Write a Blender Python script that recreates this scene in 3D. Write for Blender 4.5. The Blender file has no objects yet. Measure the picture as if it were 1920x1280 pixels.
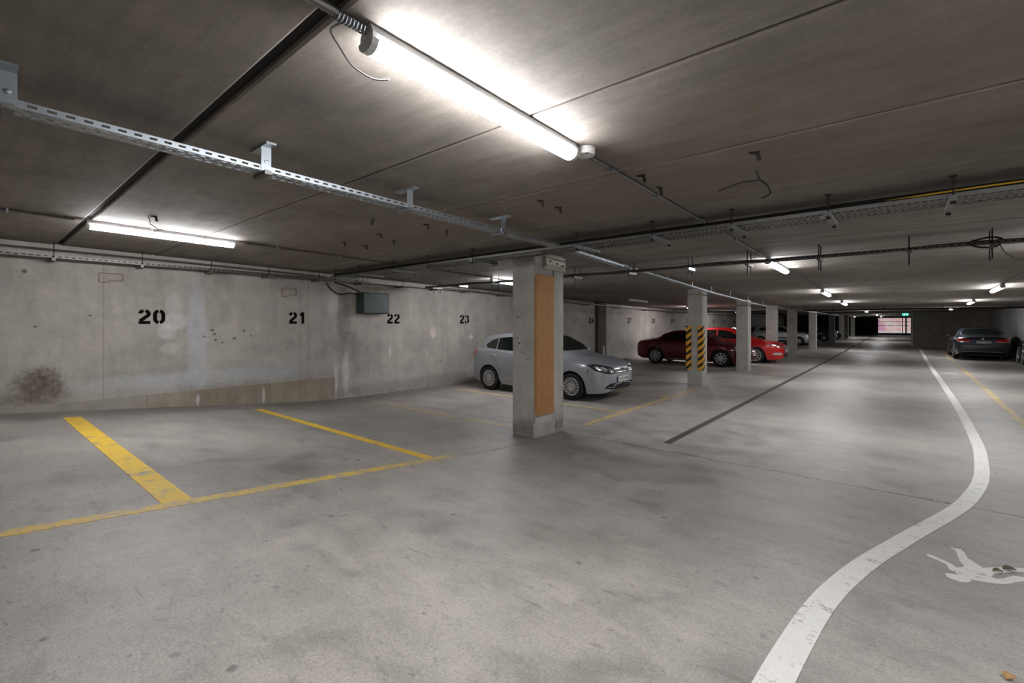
import bpy, bmesh, math, random
from mathutils import Vector, Matrix
from mathutils.bvhtree import BVHTree

# ------------------------------------------------------------------ camera, world, exposure
sc = bpy.context.scene
COL = sc.collection
FPX, XV, YH, CX, EYE = 862.0, 1690.0, 605.0, 960.0, 1.70
TH = math.atan((XV - CX) / FPX)
cam_d = bpy.data.cameras.new('camera')
cam_d.sensor_width = 36.0
cam_d.lens = FPX / 1920 * 36
cam_d.shift_y = -(640 - YH) / 1920
cam_d.clip_start = 0.05
cam_d.clip_end = 300
cam = bpy.data.objects.new('camera', cam_d)
COL.objects.link(cam)
cam.location = (0, 0, EYE)
cam.rotation_euler = (math.pi / 2, 0, TH)
sc.camera = cam

w = bpy.data.worlds.new('world')
sc.world = w
w.use_nodes = True
bg = w.node_tree.nodes['Background']
bg.inputs[0].default_value = (0.92, 0.95, 1.0, 1)
bg.inputs[1].default_value = 1.0
sc.view_settings.view_transform = 'Standard'
sc.view_settings.look = 'None'
sc.view_settings.exposure = 0.25
sc.view_settings.gamma = 1.0
sc.view_settings.use_curve_mapping = False
LAMP_POWER = 105.0
sc.cycles.max_bounces = 6
sc.cycles.diffuse_bounces = 5
sc.cycles.glossy_bounces = 3
sc.cycles.caustics_reflective = False
sc.cycles.caustics_refractive = False

random.seed(7)
S_, C_ = math.sin(TH), math.cos(TH)
R = math.radians

# ------------------------------------------------------------------ the lie of the place
FLOOR = [(-8, 1.192), (0.1, .455), (3.39, .155), (4.4, .065), (5.2, .015), (5.95, 0), (28, 0), (41, .08), (74, .2)]
def fz(Y):
    for (a, za), (b, zb) in zip(FLOOR, FLOOR[1:]):
        if Y <= b:
            return za + (zb - za) * (Y - a) / (b - a)
    return FLOOR[-1][1]
def cz(Y):
    return 2.87 - .02 * Y if Y < 22 else 2.43
def ray(x, y):
    r = (x - CX) / FPX
    return (C_ * r - S_, S_ * r + C_, (YH - y) / FPX)
def at_x(px, py, X):
    d = ray(px, py); t = X / d[0]
    return Vector((X, d[1] * t, EYE + d[2] * t))
def on(px, py, fn=fz, off=0.0):
    d = ray(px, py); Y = 3.0
    for i in range(120):
        t = (fn(Y) + off - EYE) / d[2]
        Y += (d[1] * t - Y) * .3
    return Vector((d[0] * t, d[1] * t, fn(d[1] * t) + off))

XL, XR = -9.54, 4.15          # side walls
YB, YE, YG = -6.0, 41.0, 72.0  # back wall, end wall, gate

# ------------------------------------------------------------------ materials
def mat(name):
    m = bpy.data.materials.new(name); m.use_nodes = True
    return m, m.node_tree, m.node_tree.nodes['Principled BSDF']
def srgb(r, g, b):
    f = lambda v: (v / 255 / 12.92) if v / 255 <= .04045 else ((v / 255 + .055) / 1.055) ** 2.4
    return (f(r), f(g), f(b), 1)
def N(nt, kind, **kw):
    n = nt.nodes.new(kind)
    for k, v in kw.items():
        setattr(n, k, v)
    return n
def plain(name, col, rough=.5, metal=0.0, coat=0.0, emit=None, estr=0.0, vary=0.0, scale=8.0, bump=0.0, spec=None):
    m, nt, p = mat(name)
    p.inputs['Base Color'].default_value = col
    p.inputs['Roughness'].default_value = rough
    p.inputs['Metallic'].default_value = metal
    p.inputs['Coat Weight'].default_value = coat
    p.inputs['Coat Roughness'].default_value = .05
    if spec is not None:
        p.inputs['Specular IOR Level'].default_value = spec
    if emit:
        p.inputs['Emission Color'].default_value = emit
        p.inputs['Emission Strength'].default_value = estr
    tc = N(nt, 'ShaderNodeTexCoord')
    nz = N(nt, 'ShaderNodeTexNoise'); nz.inputs['Scale'].default_value = scale; nz.inputs['Detail'].default_value = 5
    nt.links.new(tc.outputs['Object'], nz.inputs['Vector'])
    if vary:
        mx = N(nt, 'ShaderNodeMix', data_type='RGBA')
        mx.inputs[6].default_value = tuple(c * (1 - vary) for c in col[:3]) + (1,)
        mx.inputs[7].default_value = tuple(min(1, c * (1 + vary)) for c in col[:3]) + (1,)
        nt.links.new(nz.outputs[0], mx.inputs[0])
        nt.links.new(mx.outputs[2], p.inputs['Base Color'])
    if bump:
        b = N(nt, 'ShaderNodeBump'); b.inputs['Strength'].default_value = bump; b.inputs['Distance'].default_value = .01
        nt.links.new(nz.outputs[0], b.inputs['Height'])
        nt.links.new(b.outputs[0], p.inputs['Normal'])
    return m

def noise(nt, vec, scale, detail=6, rough=.6, stretch=None, dist=0.0):
    if stretch:
        mp = N(nt, 'ShaderNodeMapping'); mp.inputs['Scale'].default_value = stretch
        nt.links.new(vec, mp.inputs['Vector']); vec = mp.outputs[0]
    n = N(nt, 'ShaderNodeTexNoise')
    n.inputs['Scale'].default_value = scale; n.inputs['Detail'].default_value = detail
    n.inputs['Roughness'].default_value = rough; n.inputs['Distortion'].default_value = dist
    nt.links.new(vec, n.inputs['Vector'])
    return n.outputs[0]
def ramp(nt, fac, stops):
    r = N(nt, 'ShaderNodeValToRGB')
    e = r.color_ramp.elements
    while len(e) < len(stops):
        e.new(.5)
    for el, (pos, col) in zip(e, stops):
        el.position = pos
        el.color = col if len(col) == 4 else tuple(col) + (1,)
    nt.links.new(fac, r.inputs[0])
    return r.outputs[0]
def g(v):
    return (v, v, v, 1)
def mix(nt, fac, a, b, blend='MIX'):
    m = N(nt, 'ShaderNodeMix', data_type='RGBA', blend_type=blend)
    for i, v in ((0, fac), (6, a), (7, b)):
        if hasattr(v, 'is_output') or isinstance(v, bpy.types.NodeSocket):
            nt.links.new(v, m.inputs[i])
        else:
            m.inputs[i].default_value = v
    return m.outputs[2]
def math_(nt, op, a, b=None, c=None, clamp=False):
    m = N(nt, 'ShaderNodeMath', operation=op); m.use_clamp = clamp
    for i, v in enumerate((a, b, c)):
        if v is None: continue
        if isinstance(v, bpy.types.NodeSocket): nt.links.new(v, m.inputs[i])
        else: m.inputs[i].default_value = v
    return m.outputs[0]
def world_pos(nt):
    return N(nt, 'ShaderNodeNewGeometry').outputs['Position']
def xyz(nt, vec):
    s = N(nt, 'ShaderNodeSeparateXYZ'); nt.links.new(vec, s.inputs[0])
    return s.outputs
def blob(nt, v, ca, cb, a, b, ra, rb, soft=.5, wob=None, amt=.6):
    """0..1 mask of an ellipse at (a,b) on the plane of components ca,cb, edge broken by a noise"""
    da = math_(nt, 'DIVIDE', math_(nt, 'SUBTRACT', v[ca], a), ra)
    db = math_(nt, 'DIVIDE', math_(nt, 'SUBTRACT', v[cb], b), rb)
    d = math_(nt, 'SQRT', math_(nt, 'ADD', math_(nt, 'MULTIPLY', da, da), math_(nt, 'MULTIPLY', db, db)))
    if wob is not None:
        d = math_(nt, 'ADD', d, math_(nt, 'MULTIPLY', math_(nt, 'SUBTRACT', wob, .5), amt * 2))
    mr = N(nt, 'ShaderNodeMapRange'); mr.interpolation_type = 'SMOOTHSTEP'
    nt.links.new(d, mr.inputs[0])
    mr.inputs[1].default_value = 1 + soft * .5; mr.inputs[2].default_value = 1 - soft * .5
    mr.inputs[3].default_value = 0; mr.inputs[4].default_value = 1
    return mr.outputs[0]

# floor concrete ---------------------------------------------------
def floor_colour(nt):
    P = world_pos(nt); v = xyz(nt, P)
    big = noise(nt, P, .55, 4, .55)
    mid = noise(nt, P, 2.6, 6, .68, dist=.4)
    fine = noise(nt, P, 95, 3, .75)
    swirl = noise(nt, P, 1.3, 4, .6, stretch=(1.0, 4.0, 1), dist=1.2)
    c = ramp(nt, big, [(.3, srgb(136, 132, 127)), (.72, srgb(174, 168, 161))])
    c = mix(nt, .75, c, ramp(nt, mid, [(.25, g(.24)), (.5, g(.5)), (.8, g(.66))]), 'OVERLAY')
    c = mix(nt, .2, c, ramp(nt, swirl, [(.3, g(.3)), (.7, g(.66))]), 'OVERLAY')
    c = mix(nt, .6, c, ramp(nt, fine, [(.3, g(.28)), (.7, g(.7))]), 'OVERLAY')
    # oil drops and grit
    vo = N(nt, 'ShaderNodeTexVoronoi'); vo.inputs['Scale'].default_value = 2.6; vo.inputs['Randomness'].default_value = 1
    nt.links.new(P, vo.inputs['Vector'])
    wob = noise(nt, P, 34, 4, .7)
    dd = math_(nt, 'ADD', vo.outputs['Distance'], math_(nt, 'MULTIPLY', wob, .10))
    spots = ramp(nt, dd, [(.085, g(1)), (.12, g(0))])
    pick = ramp(nt, noise(nt, P, 1.1, 2), [(.42, g(0)), (.56, g(.7))])
    c = mix(nt, math_(nt, 'MULTIPLY', spots, pick), c, srgb(62, 57, 54))
    vo2 = N(nt, 'ShaderNodeTexVoronoi'); vo2.inputs['Scale'].default_value = 6.5
    nt.links.new(P, vo2.inputs['Vector'])
    sp2 = ramp(nt, math_(nt, 'ADD', vo2.outputs['Distance'], math_(nt, 'MULTIPLY', wob, .12)), [(.10, g(.6)), (.14, g(0))])
    c = mix(nt, math_(nt, 'MULTIPLY', sp2, pick), c, srgb(74, 69, 65))
    # tyre scuffs and hairline cracks
    scuff = ramp(nt, noise(nt, P, 2.2, 5, .72, stretch=(.6, 2.4, 1), dist=2.2), [(.31, g(.45)), (.40, g(0))])
    c = mix(nt, scuff, c, srgb(96, 93, 90))
    pit = ramp(nt, noise(nt, P, 13, 6, .8, stretch=(1, 1.8, 1)), [(.34, g(.6)), (.41, g(0))])
    c = mix(nt, pit, c, srgb(98, 93, 88))
    # construction joint at the foot of the ramp
    jw = math_(nt, 'MULTIPLY', math_(nt, 'SUBTRACT', noise(nt, P, 2.2, 6, .7), .5), .16)
    jd = math_(nt, 'ABSOLUTE', math_(nt, 'ADD', math_(nt, 'SUBTRACT', v[1], 5.97), jw))
    jn = ramp(nt, jd, [(.006, g(.85)), (.014, g(0))])
    c = mix(nt, jn, c, srgb(48, 45, 42))
    # darker patches by the board column, left wall, silver hatchback and ramp foot
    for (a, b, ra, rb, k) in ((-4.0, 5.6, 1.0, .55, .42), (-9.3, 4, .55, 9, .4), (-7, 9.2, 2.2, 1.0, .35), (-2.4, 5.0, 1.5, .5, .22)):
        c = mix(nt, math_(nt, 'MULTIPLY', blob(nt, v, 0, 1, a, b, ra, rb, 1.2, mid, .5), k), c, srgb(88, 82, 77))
    return P, v, c, mid, fine
def finish_floor(m, nt, p, c, mid, fine, rough=(.38, .62)):
    nt.links.new(c, p.inputs['Base Color'])
    nt.links.new(ramp(nt, mid, [(.3, g(rough[0])), (.7, g(rough[1]))]), p.inputs['Roughness'])
    b = N(nt, 'ShaderNodeBump'); b.inputs['Strength'].default_value = .22; b.inputs['Distance'].default_value = .006
    nt.links.new(fine, b.inputs['Height']); nt.links.new(b.outputs[0], p.inputs['Normal'])
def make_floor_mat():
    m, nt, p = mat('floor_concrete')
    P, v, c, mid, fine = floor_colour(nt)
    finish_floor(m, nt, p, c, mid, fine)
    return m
def make_paint(name, col, col2, wear_lo, wear_hi, fade=None):
    """road paint worn through to the concrete; fade = list of (component, from, to) along which it is worn away"""
    m, nt, p = mat(name)
    P, v, c, mid, fine = floor_colour(nt)
    wn = noise(nt, P, 7, 5, .75)
    wn2 = noise(nt, P, 45, 4, .7)
    wn = math_(nt, 'ADD', math_(nt, 'MULTIPLY', wn, .65), math_(nt, 'MULTIPLY', wn2, .35))
    if fade:
        for (comp, a, b) in fade:
            mr = N(nt, 'ShaderNodeMapRange'); mr.clamp = True
            nt.links.new(v[comp], mr.inputs[0])
            mr.inputs[1].default_value = a; mr.inputs[2].default_value = b
            mr.inputs[3].default_value = 0; mr.inputs[4].default_value = .17
            wn = math_(nt, 'SUBTRACT', wn, mr.outputs[0])
    k = ramp(nt, wn, [(wear_lo, g(0)), (wear_hi, g(1))])
    pc = mix(nt, noise(nt, P, 3, 6, .7), col, col2)
    pc = mix(nt, .4, pc, ramp(nt, fine, [(.3, g(.3)), (.7, g(.66))]), 'OVERLAY')
    c = mix(nt, k, c, pc)
    finish_floor(m, nt, p, c, mid, fine, (.45, .65))
    return m

# walls, ceiling, columns ------------------------------------------
def concrete(name, lo, hi, streak=None, streak_k=.5, stains=(), joints=None, bump=.25, rough=.8, holes=0.0, wet=0.0):
    m, nt, p = mat(name)
    P = world_pos(nt); v = xyz(nt, P)
    big = noise(nt, P, .7, 5, .6)
    mid = noise(nt, P, 3.2, 7, .65, dist=.3)
    fine = noise(nt, P, 48, 3, .65)
    c = ramp(nt, big, [(.28, lo), (.72, hi)])
    c = mix(nt, .6, c, ramp(nt, mid, [(.25, g(.32)), (.75, g(.64))]), 'OVERLAY')
    c = mix(nt, .3, c, ramp(nt, fine, [(.3, g(.34)), (.7, g(.64))]), 'OVERLAY')
    if streak:
        st = noise(nt, P, 1.0, 7, .7, stretch=streak)
        c = mix(nt, streak_k, c, ramp(nt, st, [(.3, g(.3)), (.7, g(.66))]), 'OVERLAY')
    if holes:
        vo = N(nt, 'ShaderNodeTexVoronoi'); vo.inputs['Scale'].default_value = holes
        nt.links.new(P, vo.inputs['Vector'])
        hs = ramp(nt, math_(nt, 'ADD', vo.outputs['Distance'], math_(nt, 'MULTIPLY', fine, .06)), [(.075, g(.8)), (.10, g(0))])
        pk = ramp(nt, noise(nt, P, .9, 2), [(.5, g(0)), (.6, g(1))])
        c = mix(nt, math_(nt, 'MULTIPLY', hs, pk), c, srgb(58, 53, 50))
    wob = math_(nt, 'ADD', math_(nt, 'MULTIPLY', noise(nt, P, 4.5, 5, .7), .6), math_(nt, 'MULTIPLY', noise(nt, P, 19, 4, .75), .4)) if stains else None
    brk = ramp(nt, noise(nt, P, 8, 5, .75), [(.3, g(.35)), (.62, g(1))]) if stains else None
    for (ca, cb, a, b, ra, rb, soft, amt, col, k) in stains:
        c = mix(nt, math_(nt, 'MULTIPLY', math_(nt, 'MULTIPLY', blob(nt, v, ca, cb, a, b, ra, rb, max(.6, soft), wob, amt + .45), k), brk), c, col)
    if joints:
        comp, ys, wd, col = joints
        for y in ys:
            d = math_(nt, 'ABSOLUTE', math_(nt, 'SUBTRACT', v[comp], y))
            c = mix(nt, ramp(nt, d, [(wd, g(.3)), (wd * 2.2, g(0))]), c, col)
    nt.links.new(c, p.inputs['Base Color'])
    p.inputs['Roughness'].default_value = rough
    b = N(nt, 'ShaderNodeBump'); b.inputs['Strength'].default_value = bump; b.inputs['Distance'].default_value = .01
    nt.links.new(mid, b.inputs['Height']); nt.links.new(b.outputs[0], p.inputs['Normal'])
    return m

white_st, grey_st = srgb(206, 205, 206), srgb(132, 133, 135)
wall_stains = [
    (1, 2, 2.28, 1.72, .17, .15, .5, .25, srgb(204, 202, 200), .75),    # round patches by the number 20
    (1, 2, 2.18, 1.55, .14, .13, .5, .25, srgb(204, 202, 200), .7),
    (1, 2, 2.27, 2.03, .12, .16, .5, .35, srgb(196, 194, 190), .6),
    (1, 2, 2.22, 1.26, .13, .10, .5, .35, srgb(198, 195, 190), .6),
    (1, 2, 2.62, 1.45, .15, .95, .7, .35, srgb(186, 188, 196), .8),     # whitish run down the wall
    (1, 2, 2.6, .72, 1.6, .13, .8, .6, srgb(186, 190, 194), .7),
    (1, 2, 4.2, .75, 1.2, .16, .8, .5, srgb(172, 176, 180), .6),
    (1, 2, .66, .78, .24, .22, .9, .9, srgb(74, 60, 44), .9),           # brown rough patch
    (1, 2, .62, .62, .42, .14, 1.0, .8, srgb(104, 92, 76), .6),
    (1, 2, 5.42, 1.9, .16, .65, .8, .5, srgb(118, 116, 115), .75),      # grey seep by the junction box
    (1, 2, 5.5, 1.2, .3, .35, .9, .6, srgb(122, 124, 128), .7),
    (1, 2, 5.18, 2.1, .12, .25, .6, .8, srgb(206, 204, 200), .8),
    (1, 2, 5.24, .42, .05, .33, .6, .5, srgb(214, 212, 210), .8),
    (1, 2, 5.48, .55, .075, .48, .6, .5, srgb(214, 212, 210), .8),
    (1, 2, 6.6, .3, .9, .22, .9, .7, srgb(186, 186, 184), .6),
    (1, 2, 8.0, 1.42, .09, .15, .6, .4, srgb(216, 204, 192), .8),
    (1, 2, 9.42, 1.28, .08, .06, .6, .4, srgb(212, 210, 206), .8),
    (1, 2, 6.65, 1.02, .05, .12, .6, .4, srgb(214, 212, 208), .8),
    (1, 2, 20.5, .22, 6.0, .14, .8, .8, srgb(206, 203, 198), .55),
    *[(1, 2, at_x(px, py, XL).y, at_x(px, py, XL).z, r_, r_ * .8, .5, -.1, srgb(44, 39, 36), .95) for px, py, r_ in ((398, 619, .03), (402, 626, .028), (383, 631, .02), (404, 637, .022), (417, 642, .018), (440, 634, .032), (457, 620, .026), (470, 629, .016), (169, 591, .018), (66, 612, .016))],
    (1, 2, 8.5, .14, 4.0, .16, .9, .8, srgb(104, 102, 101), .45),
]
M = {}
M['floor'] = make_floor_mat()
Y1, Y2 = srgb(240, 198, 30), srgb(222, 186, 78)
M['yellow'] = make_paint('yellow_road_paint', Y1, Y2, .38, .47)
M['yellow_worn'] = make_paint('yellow_road_paint_worn', Y2, srgb(206, 184, 120), .44, .56)
M['yellow_front'] = make_paint('yellow_road_paint_front_line', Y2, srgb(214, 188, 106), .41, .53, fade=[(1, 3.3, 4.2)])
M['yellow_faint'] = make_paint('yellow_road_paint_faint', srgb(196, 172, 110), srgb(184, 168, 126), .5, .64)
M['white'] = make_paint('white_road_paint', srgb(236, 235, 231), srgb(214, 212, 207), .36, .45)
M['white_worn'] = make_paint('white_road_paint_worn', srgb(214, 214, 214), srgb(190, 190, 188), .45, .6)
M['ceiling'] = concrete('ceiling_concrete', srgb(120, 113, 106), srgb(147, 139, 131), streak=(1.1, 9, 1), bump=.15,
                        stains=[(0, 1, -5.6, 1.65, .35, .14, .5, .7, srgb(80, 75, 71), .75),
                                (0, 1, -1.2, 3.6, 2.2, .5, 1.4, .6, srgb(138, 118, 99), .4),
                                (0, 1, -.2, 2.7, 1.2, .35, 1.4, .6, srgb(138, 118, 99), .4),
                                (0, 1, -5.2, 3.5, 2.2, .5, 1.4, .6, srgb(134, 116, 100), .4)])
M['wall'] = concrete('wall_concrete', srgb(158, 153, 146), srgb(186, 180, 172), streak=(2.2, 3.2, .5), streak_k=.32, stains=wall_stains, holes=1.9,
                     joints=(1, (1.36, 4.45, 4.62, 11.8, 14.6, 20.9, 23.0, 23.6, 27.2, 31.0), .005, srgb(96, 90, 84)))
M['wall_right'] = concrete('wall_concrete_right', srgb(112, 110, 108), srgb(140, 138, 135), streak=(3, 5, .35), holes=1.6)
M['wall_end'] = concrete('wall_concrete_end', srgb(134, 125, 115), srgb(154, 145, 135), streak=(3, 3, 2), bump=.4)
M['plinth'] = concrete('plinth_concrete', srgb(142, 131, 115), srgb(164, 153, 137), streak=(4, 4, .5),
                       stains=[(1, 2, 2.62, .33, .025, .12, .6, .5, white_st, .85), (1, 2, 3.72, .28, .03, .16, .6, .5, white_st, .85),
                               (1, 2, .9, .45, 1.1, .3, .6, .4, srgb(160, 158, 154), .7)])
M['column'] = concrete('column_concrete', srgb(158, 155, 149), srgb(182, 178, 171), streak=(4, 4, .5), streak_k=.3, holes=3.2, bump=.3)
def at_y(px, py, Y):
    d = ray(px, py); t = Y / d[1]
    return (d[0] * t, EYE + d[2] * t)
M['column_board'] = concrete('column_concrete_pocked', srgb(158, 155, 149), srgb(182, 178, 171), streak=(4, 4, .5), streak_k=.3, bump=.3,
                             stains=[(0, 2) + at_y(px, py, 5.37) + (r_, r_, .5, -.1, srgb(50, 46, 44), .95) for px, py, r_ in ((971, 594, .016), (970, 633, .014), (973, 643, .016), (978, 660, .01), (983, 661, .01), (990, 673, .013))]
                             + [(0, 2, -4.3, .12, .3, .14, .8, .5, srgb(104, 98, 92), .6), (1, 2, 5.7, .1, .4, .1, .8, .5, srgb(100, 94, 86), .6)])
M['column_patch'] = concrete('column_patch_concrete', srgb(176, 172, 164), srgb(196, 192, 184), bump=.5)
M['dark_wall'] = plain('dark_unlit_wall', srgb(26, 27, 29), .85, vary=.25, scale=2)  # near-black colour also stands in for the missing light in the far recess
M['pilaster'] = concrete('pilaster_concrete', srgb(70, 66, 62), srgb(88, 83, 78), streak=(4, 4, .5))
M['galv'] = plain('galvanised_steel', srgb(168, 176, 182), .38, metal=.85, vary=.12, scale=14)
M['galv_dull'] = plain('dull_galvanised_steel', srgb(120, 120, 118), .5, metal=.7, vary=.15, scale=14)
M['rust_rod'] = plain('dark_threaded_steel', srgb(38, 34, 32), .6, metal=.5, vary=.2)
M['black_cable'] = plain('black_cable_sheath', srgb(20, 19, 19), .55, vary=.2, scale=3)
M['grey_cable'] = plain('grey_cable_sheath', srgb(120, 120, 120), .55, vary=.1)
M['yellow_cable'] = plain('yellow_cable_sheath', srgb(200, 158, 40), .5, vary=.1)
M['conduit'] = plain('grey_conduit', srgb(104, 102, 98), .45, metal=.5, vary=.12, scale=20)
M['lamp_body'] = plain('lamp_housing_plastic', srgb(190, 192, 194), .45, vary=.05)
M['lamp_glow'] = plain('lamp_diffuser_lit', srgb(245, 246, 250), .4, emit=srgb(250, 250, 252), estr=LAMP_POWER)
M['lamp_off'] = plain('lamp_diffuser_unlit', srgb(206, 204, 200), .35, vary=.05)
M['white_plastic'] = plain('white_plastic', srgb(224, 224, 222), .4, vary=.04)
M['black_paint'] = plain('black_stencil_paint', srgb(12, 11, 11), .9, vary=.3, scale=20, spec=.1)
M['box_green'] = plain('grey_green_enamel', srgb(50, 61, 60), .45, vary=.15, scale=10)
M['wire'] = plain('rusty_wire', srgb(150, 134, 108), .6, vary=.3, scale=30)
M['board'] = plain('brown_hardboard', srgb(172, 124, 74), .7, vary=.22, scale=7, bump=.2)
M['plate'] = plain('cream_painted_steel', srgb(196, 188, 176), .5, vary=.08)
M['drain'] = plain('drain_grating_iron', srgb(104, 101, 98), .55, metal=.4, vary=.25, scale=6)
M['pit'] = plain('drain_channel_concrete', srgb(44, 42, 40), .9, vary=.2)
M['leaf'] = plain('dead_leaf', srgb(92, 80, 52), .8, vary=.3, scale=30)
M['leaf_tan'] = plain('tan_dead_leaf', srgb(176, 138, 92), .8, vary=.3, scale=30)
M['gate'] = plain('dark_gate_steel', srgb(30, 30, 44), .5, metal=.3, vary=.1)
M['pale_steel'] = plain('pale_painted_steel', srgb(186, 184, 180), .5, vary=.08)
M['street'] = plain('street_paving', srgb(150, 146, 150), .8, vary=.1)
def facade_mat():
    m, nt, p = mat('pink_render_facade')
    P = world_pos(nt)
    c = ramp(nt, noise(nt, P, .35, 3, .5, dist=.5), [(.3, srgb(250, 244, 240)), (.46, srgb(244, 200, 190)), (.58, srgb(226, 168, 188)), (.72, srgb(200, 160, 204))])
    nt.links.new(c, p.inputs['Base Color']); p.inputs['Roughness'].default_value = .8
    return m
M['facade_pink'] = facade_mat()
M['facade_cream'] = plain('cream_render_facade', srgb(246, 238, 236), .8, vary=.05, scale=.6)
M['sign_green'] = plain('exit_sign_green', srgb(20, 160, 130), .4, emit=srgb(40, 190, 165), estr=1.0)
M['sign_white'] = plain('exit_sign_white', srgb(235, 245, 240), .4, emit=srgb(225, 250, 240), estr=1.6)
def hazard():
    m, nt, p = mat('hazard_stripe_foam')
    tc = N(nt, 'ShaderNodeTexCoord'); v = xyz(nt, tc.outputs['Object'])
    d = math_(nt, 'ADD', v[2], math_(nt, 'MULTIPLY', math_(nt, 'ADD', v[0], math_(nt, 'MULTIPLY', v[1], 1)), -.75))
    f = math_(nt, 'FRACT', math_(nt, 'DIVIDE', d, .19))
    k = math_(nt, 'GREATER_THAN', f, .45)
    c = mix(nt, k, srgb(24, 20, 18), srgb(214, 158, 32))
    c = mix(nt, .35, c, ramp(nt, noise(nt, tc.outputs['Object'], 14, 5), [(.3, g(.35)), (.7, g(.62))]), 'OVERLAY')
    nt.links.new(c, p.inputs['Base Color']); p.inputs['Roughness'].default_value = .6
    return m
M['hazard'] = hazard()
# cars
def car_paint(name, col, metal=.6, rough=.3):
    return plain(name, col, rough, metal=metal, coat=.9, vary=.03, scale=300)
M['silver'] = car_paint('silver_car_paint', srgb(166, 170, 178), .6, .33)
M['maroon'] = car_paint('dark_red_car_paint', srgb(92, 8, 18), .45, .3)
M['red'] = car_paint('bright_red_car_paint', srgb(190, 6, 16), .2, .3)
M['pale_silver'] = car_paint('pale_silver_car_paint', srgb(196, 200, 202), .5, .35)
M['charcoal'] = car_paint('charcoal_car_paint', srgb(62, 67, 77), .6, .3)
M['black_car'] = car_paint('black_car_paint', srgb(22, 23, 26), .4, .3)
M['glass'] = plain('dark_car_glass', srgb(14, 19, 18), .06, spec=.7, coat=.3)
M['rubber'] = plain('tyre_rubber', srgb(17, 17, 17), .75, vary=.2)
M['black_trim'] = plain('black_trim_plastic', srgb(16, 16, 18), .45, vary=.1)
M['chrome'] = plain('bright_chrome', srgb(215, 218, 222), .15, metal=1.0)
M['alloy'] = plain('silver_alloy', srgb(188, 188, 190), .35, metal=.7, vary=.05)
M['lamp_lens'] = plain('headlamp_lens', srgb(40, 42, 46), .08, coat=.6)
M['lamp_chrome'] = plain('headlamp_reflector', srgb(220, 224, 228), .12, metal=.9)
M['tail_red'] = plain('tail_lamp_red', srgb(222, 16, 24), .15, coat=.8)
M['plate_white'] = plain('number_plate_white', srgb(214, 214, 212), .45)
M['plate_blue'] = plain('number_plate_blue', srgb(24, 48, 116), .45)

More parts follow.
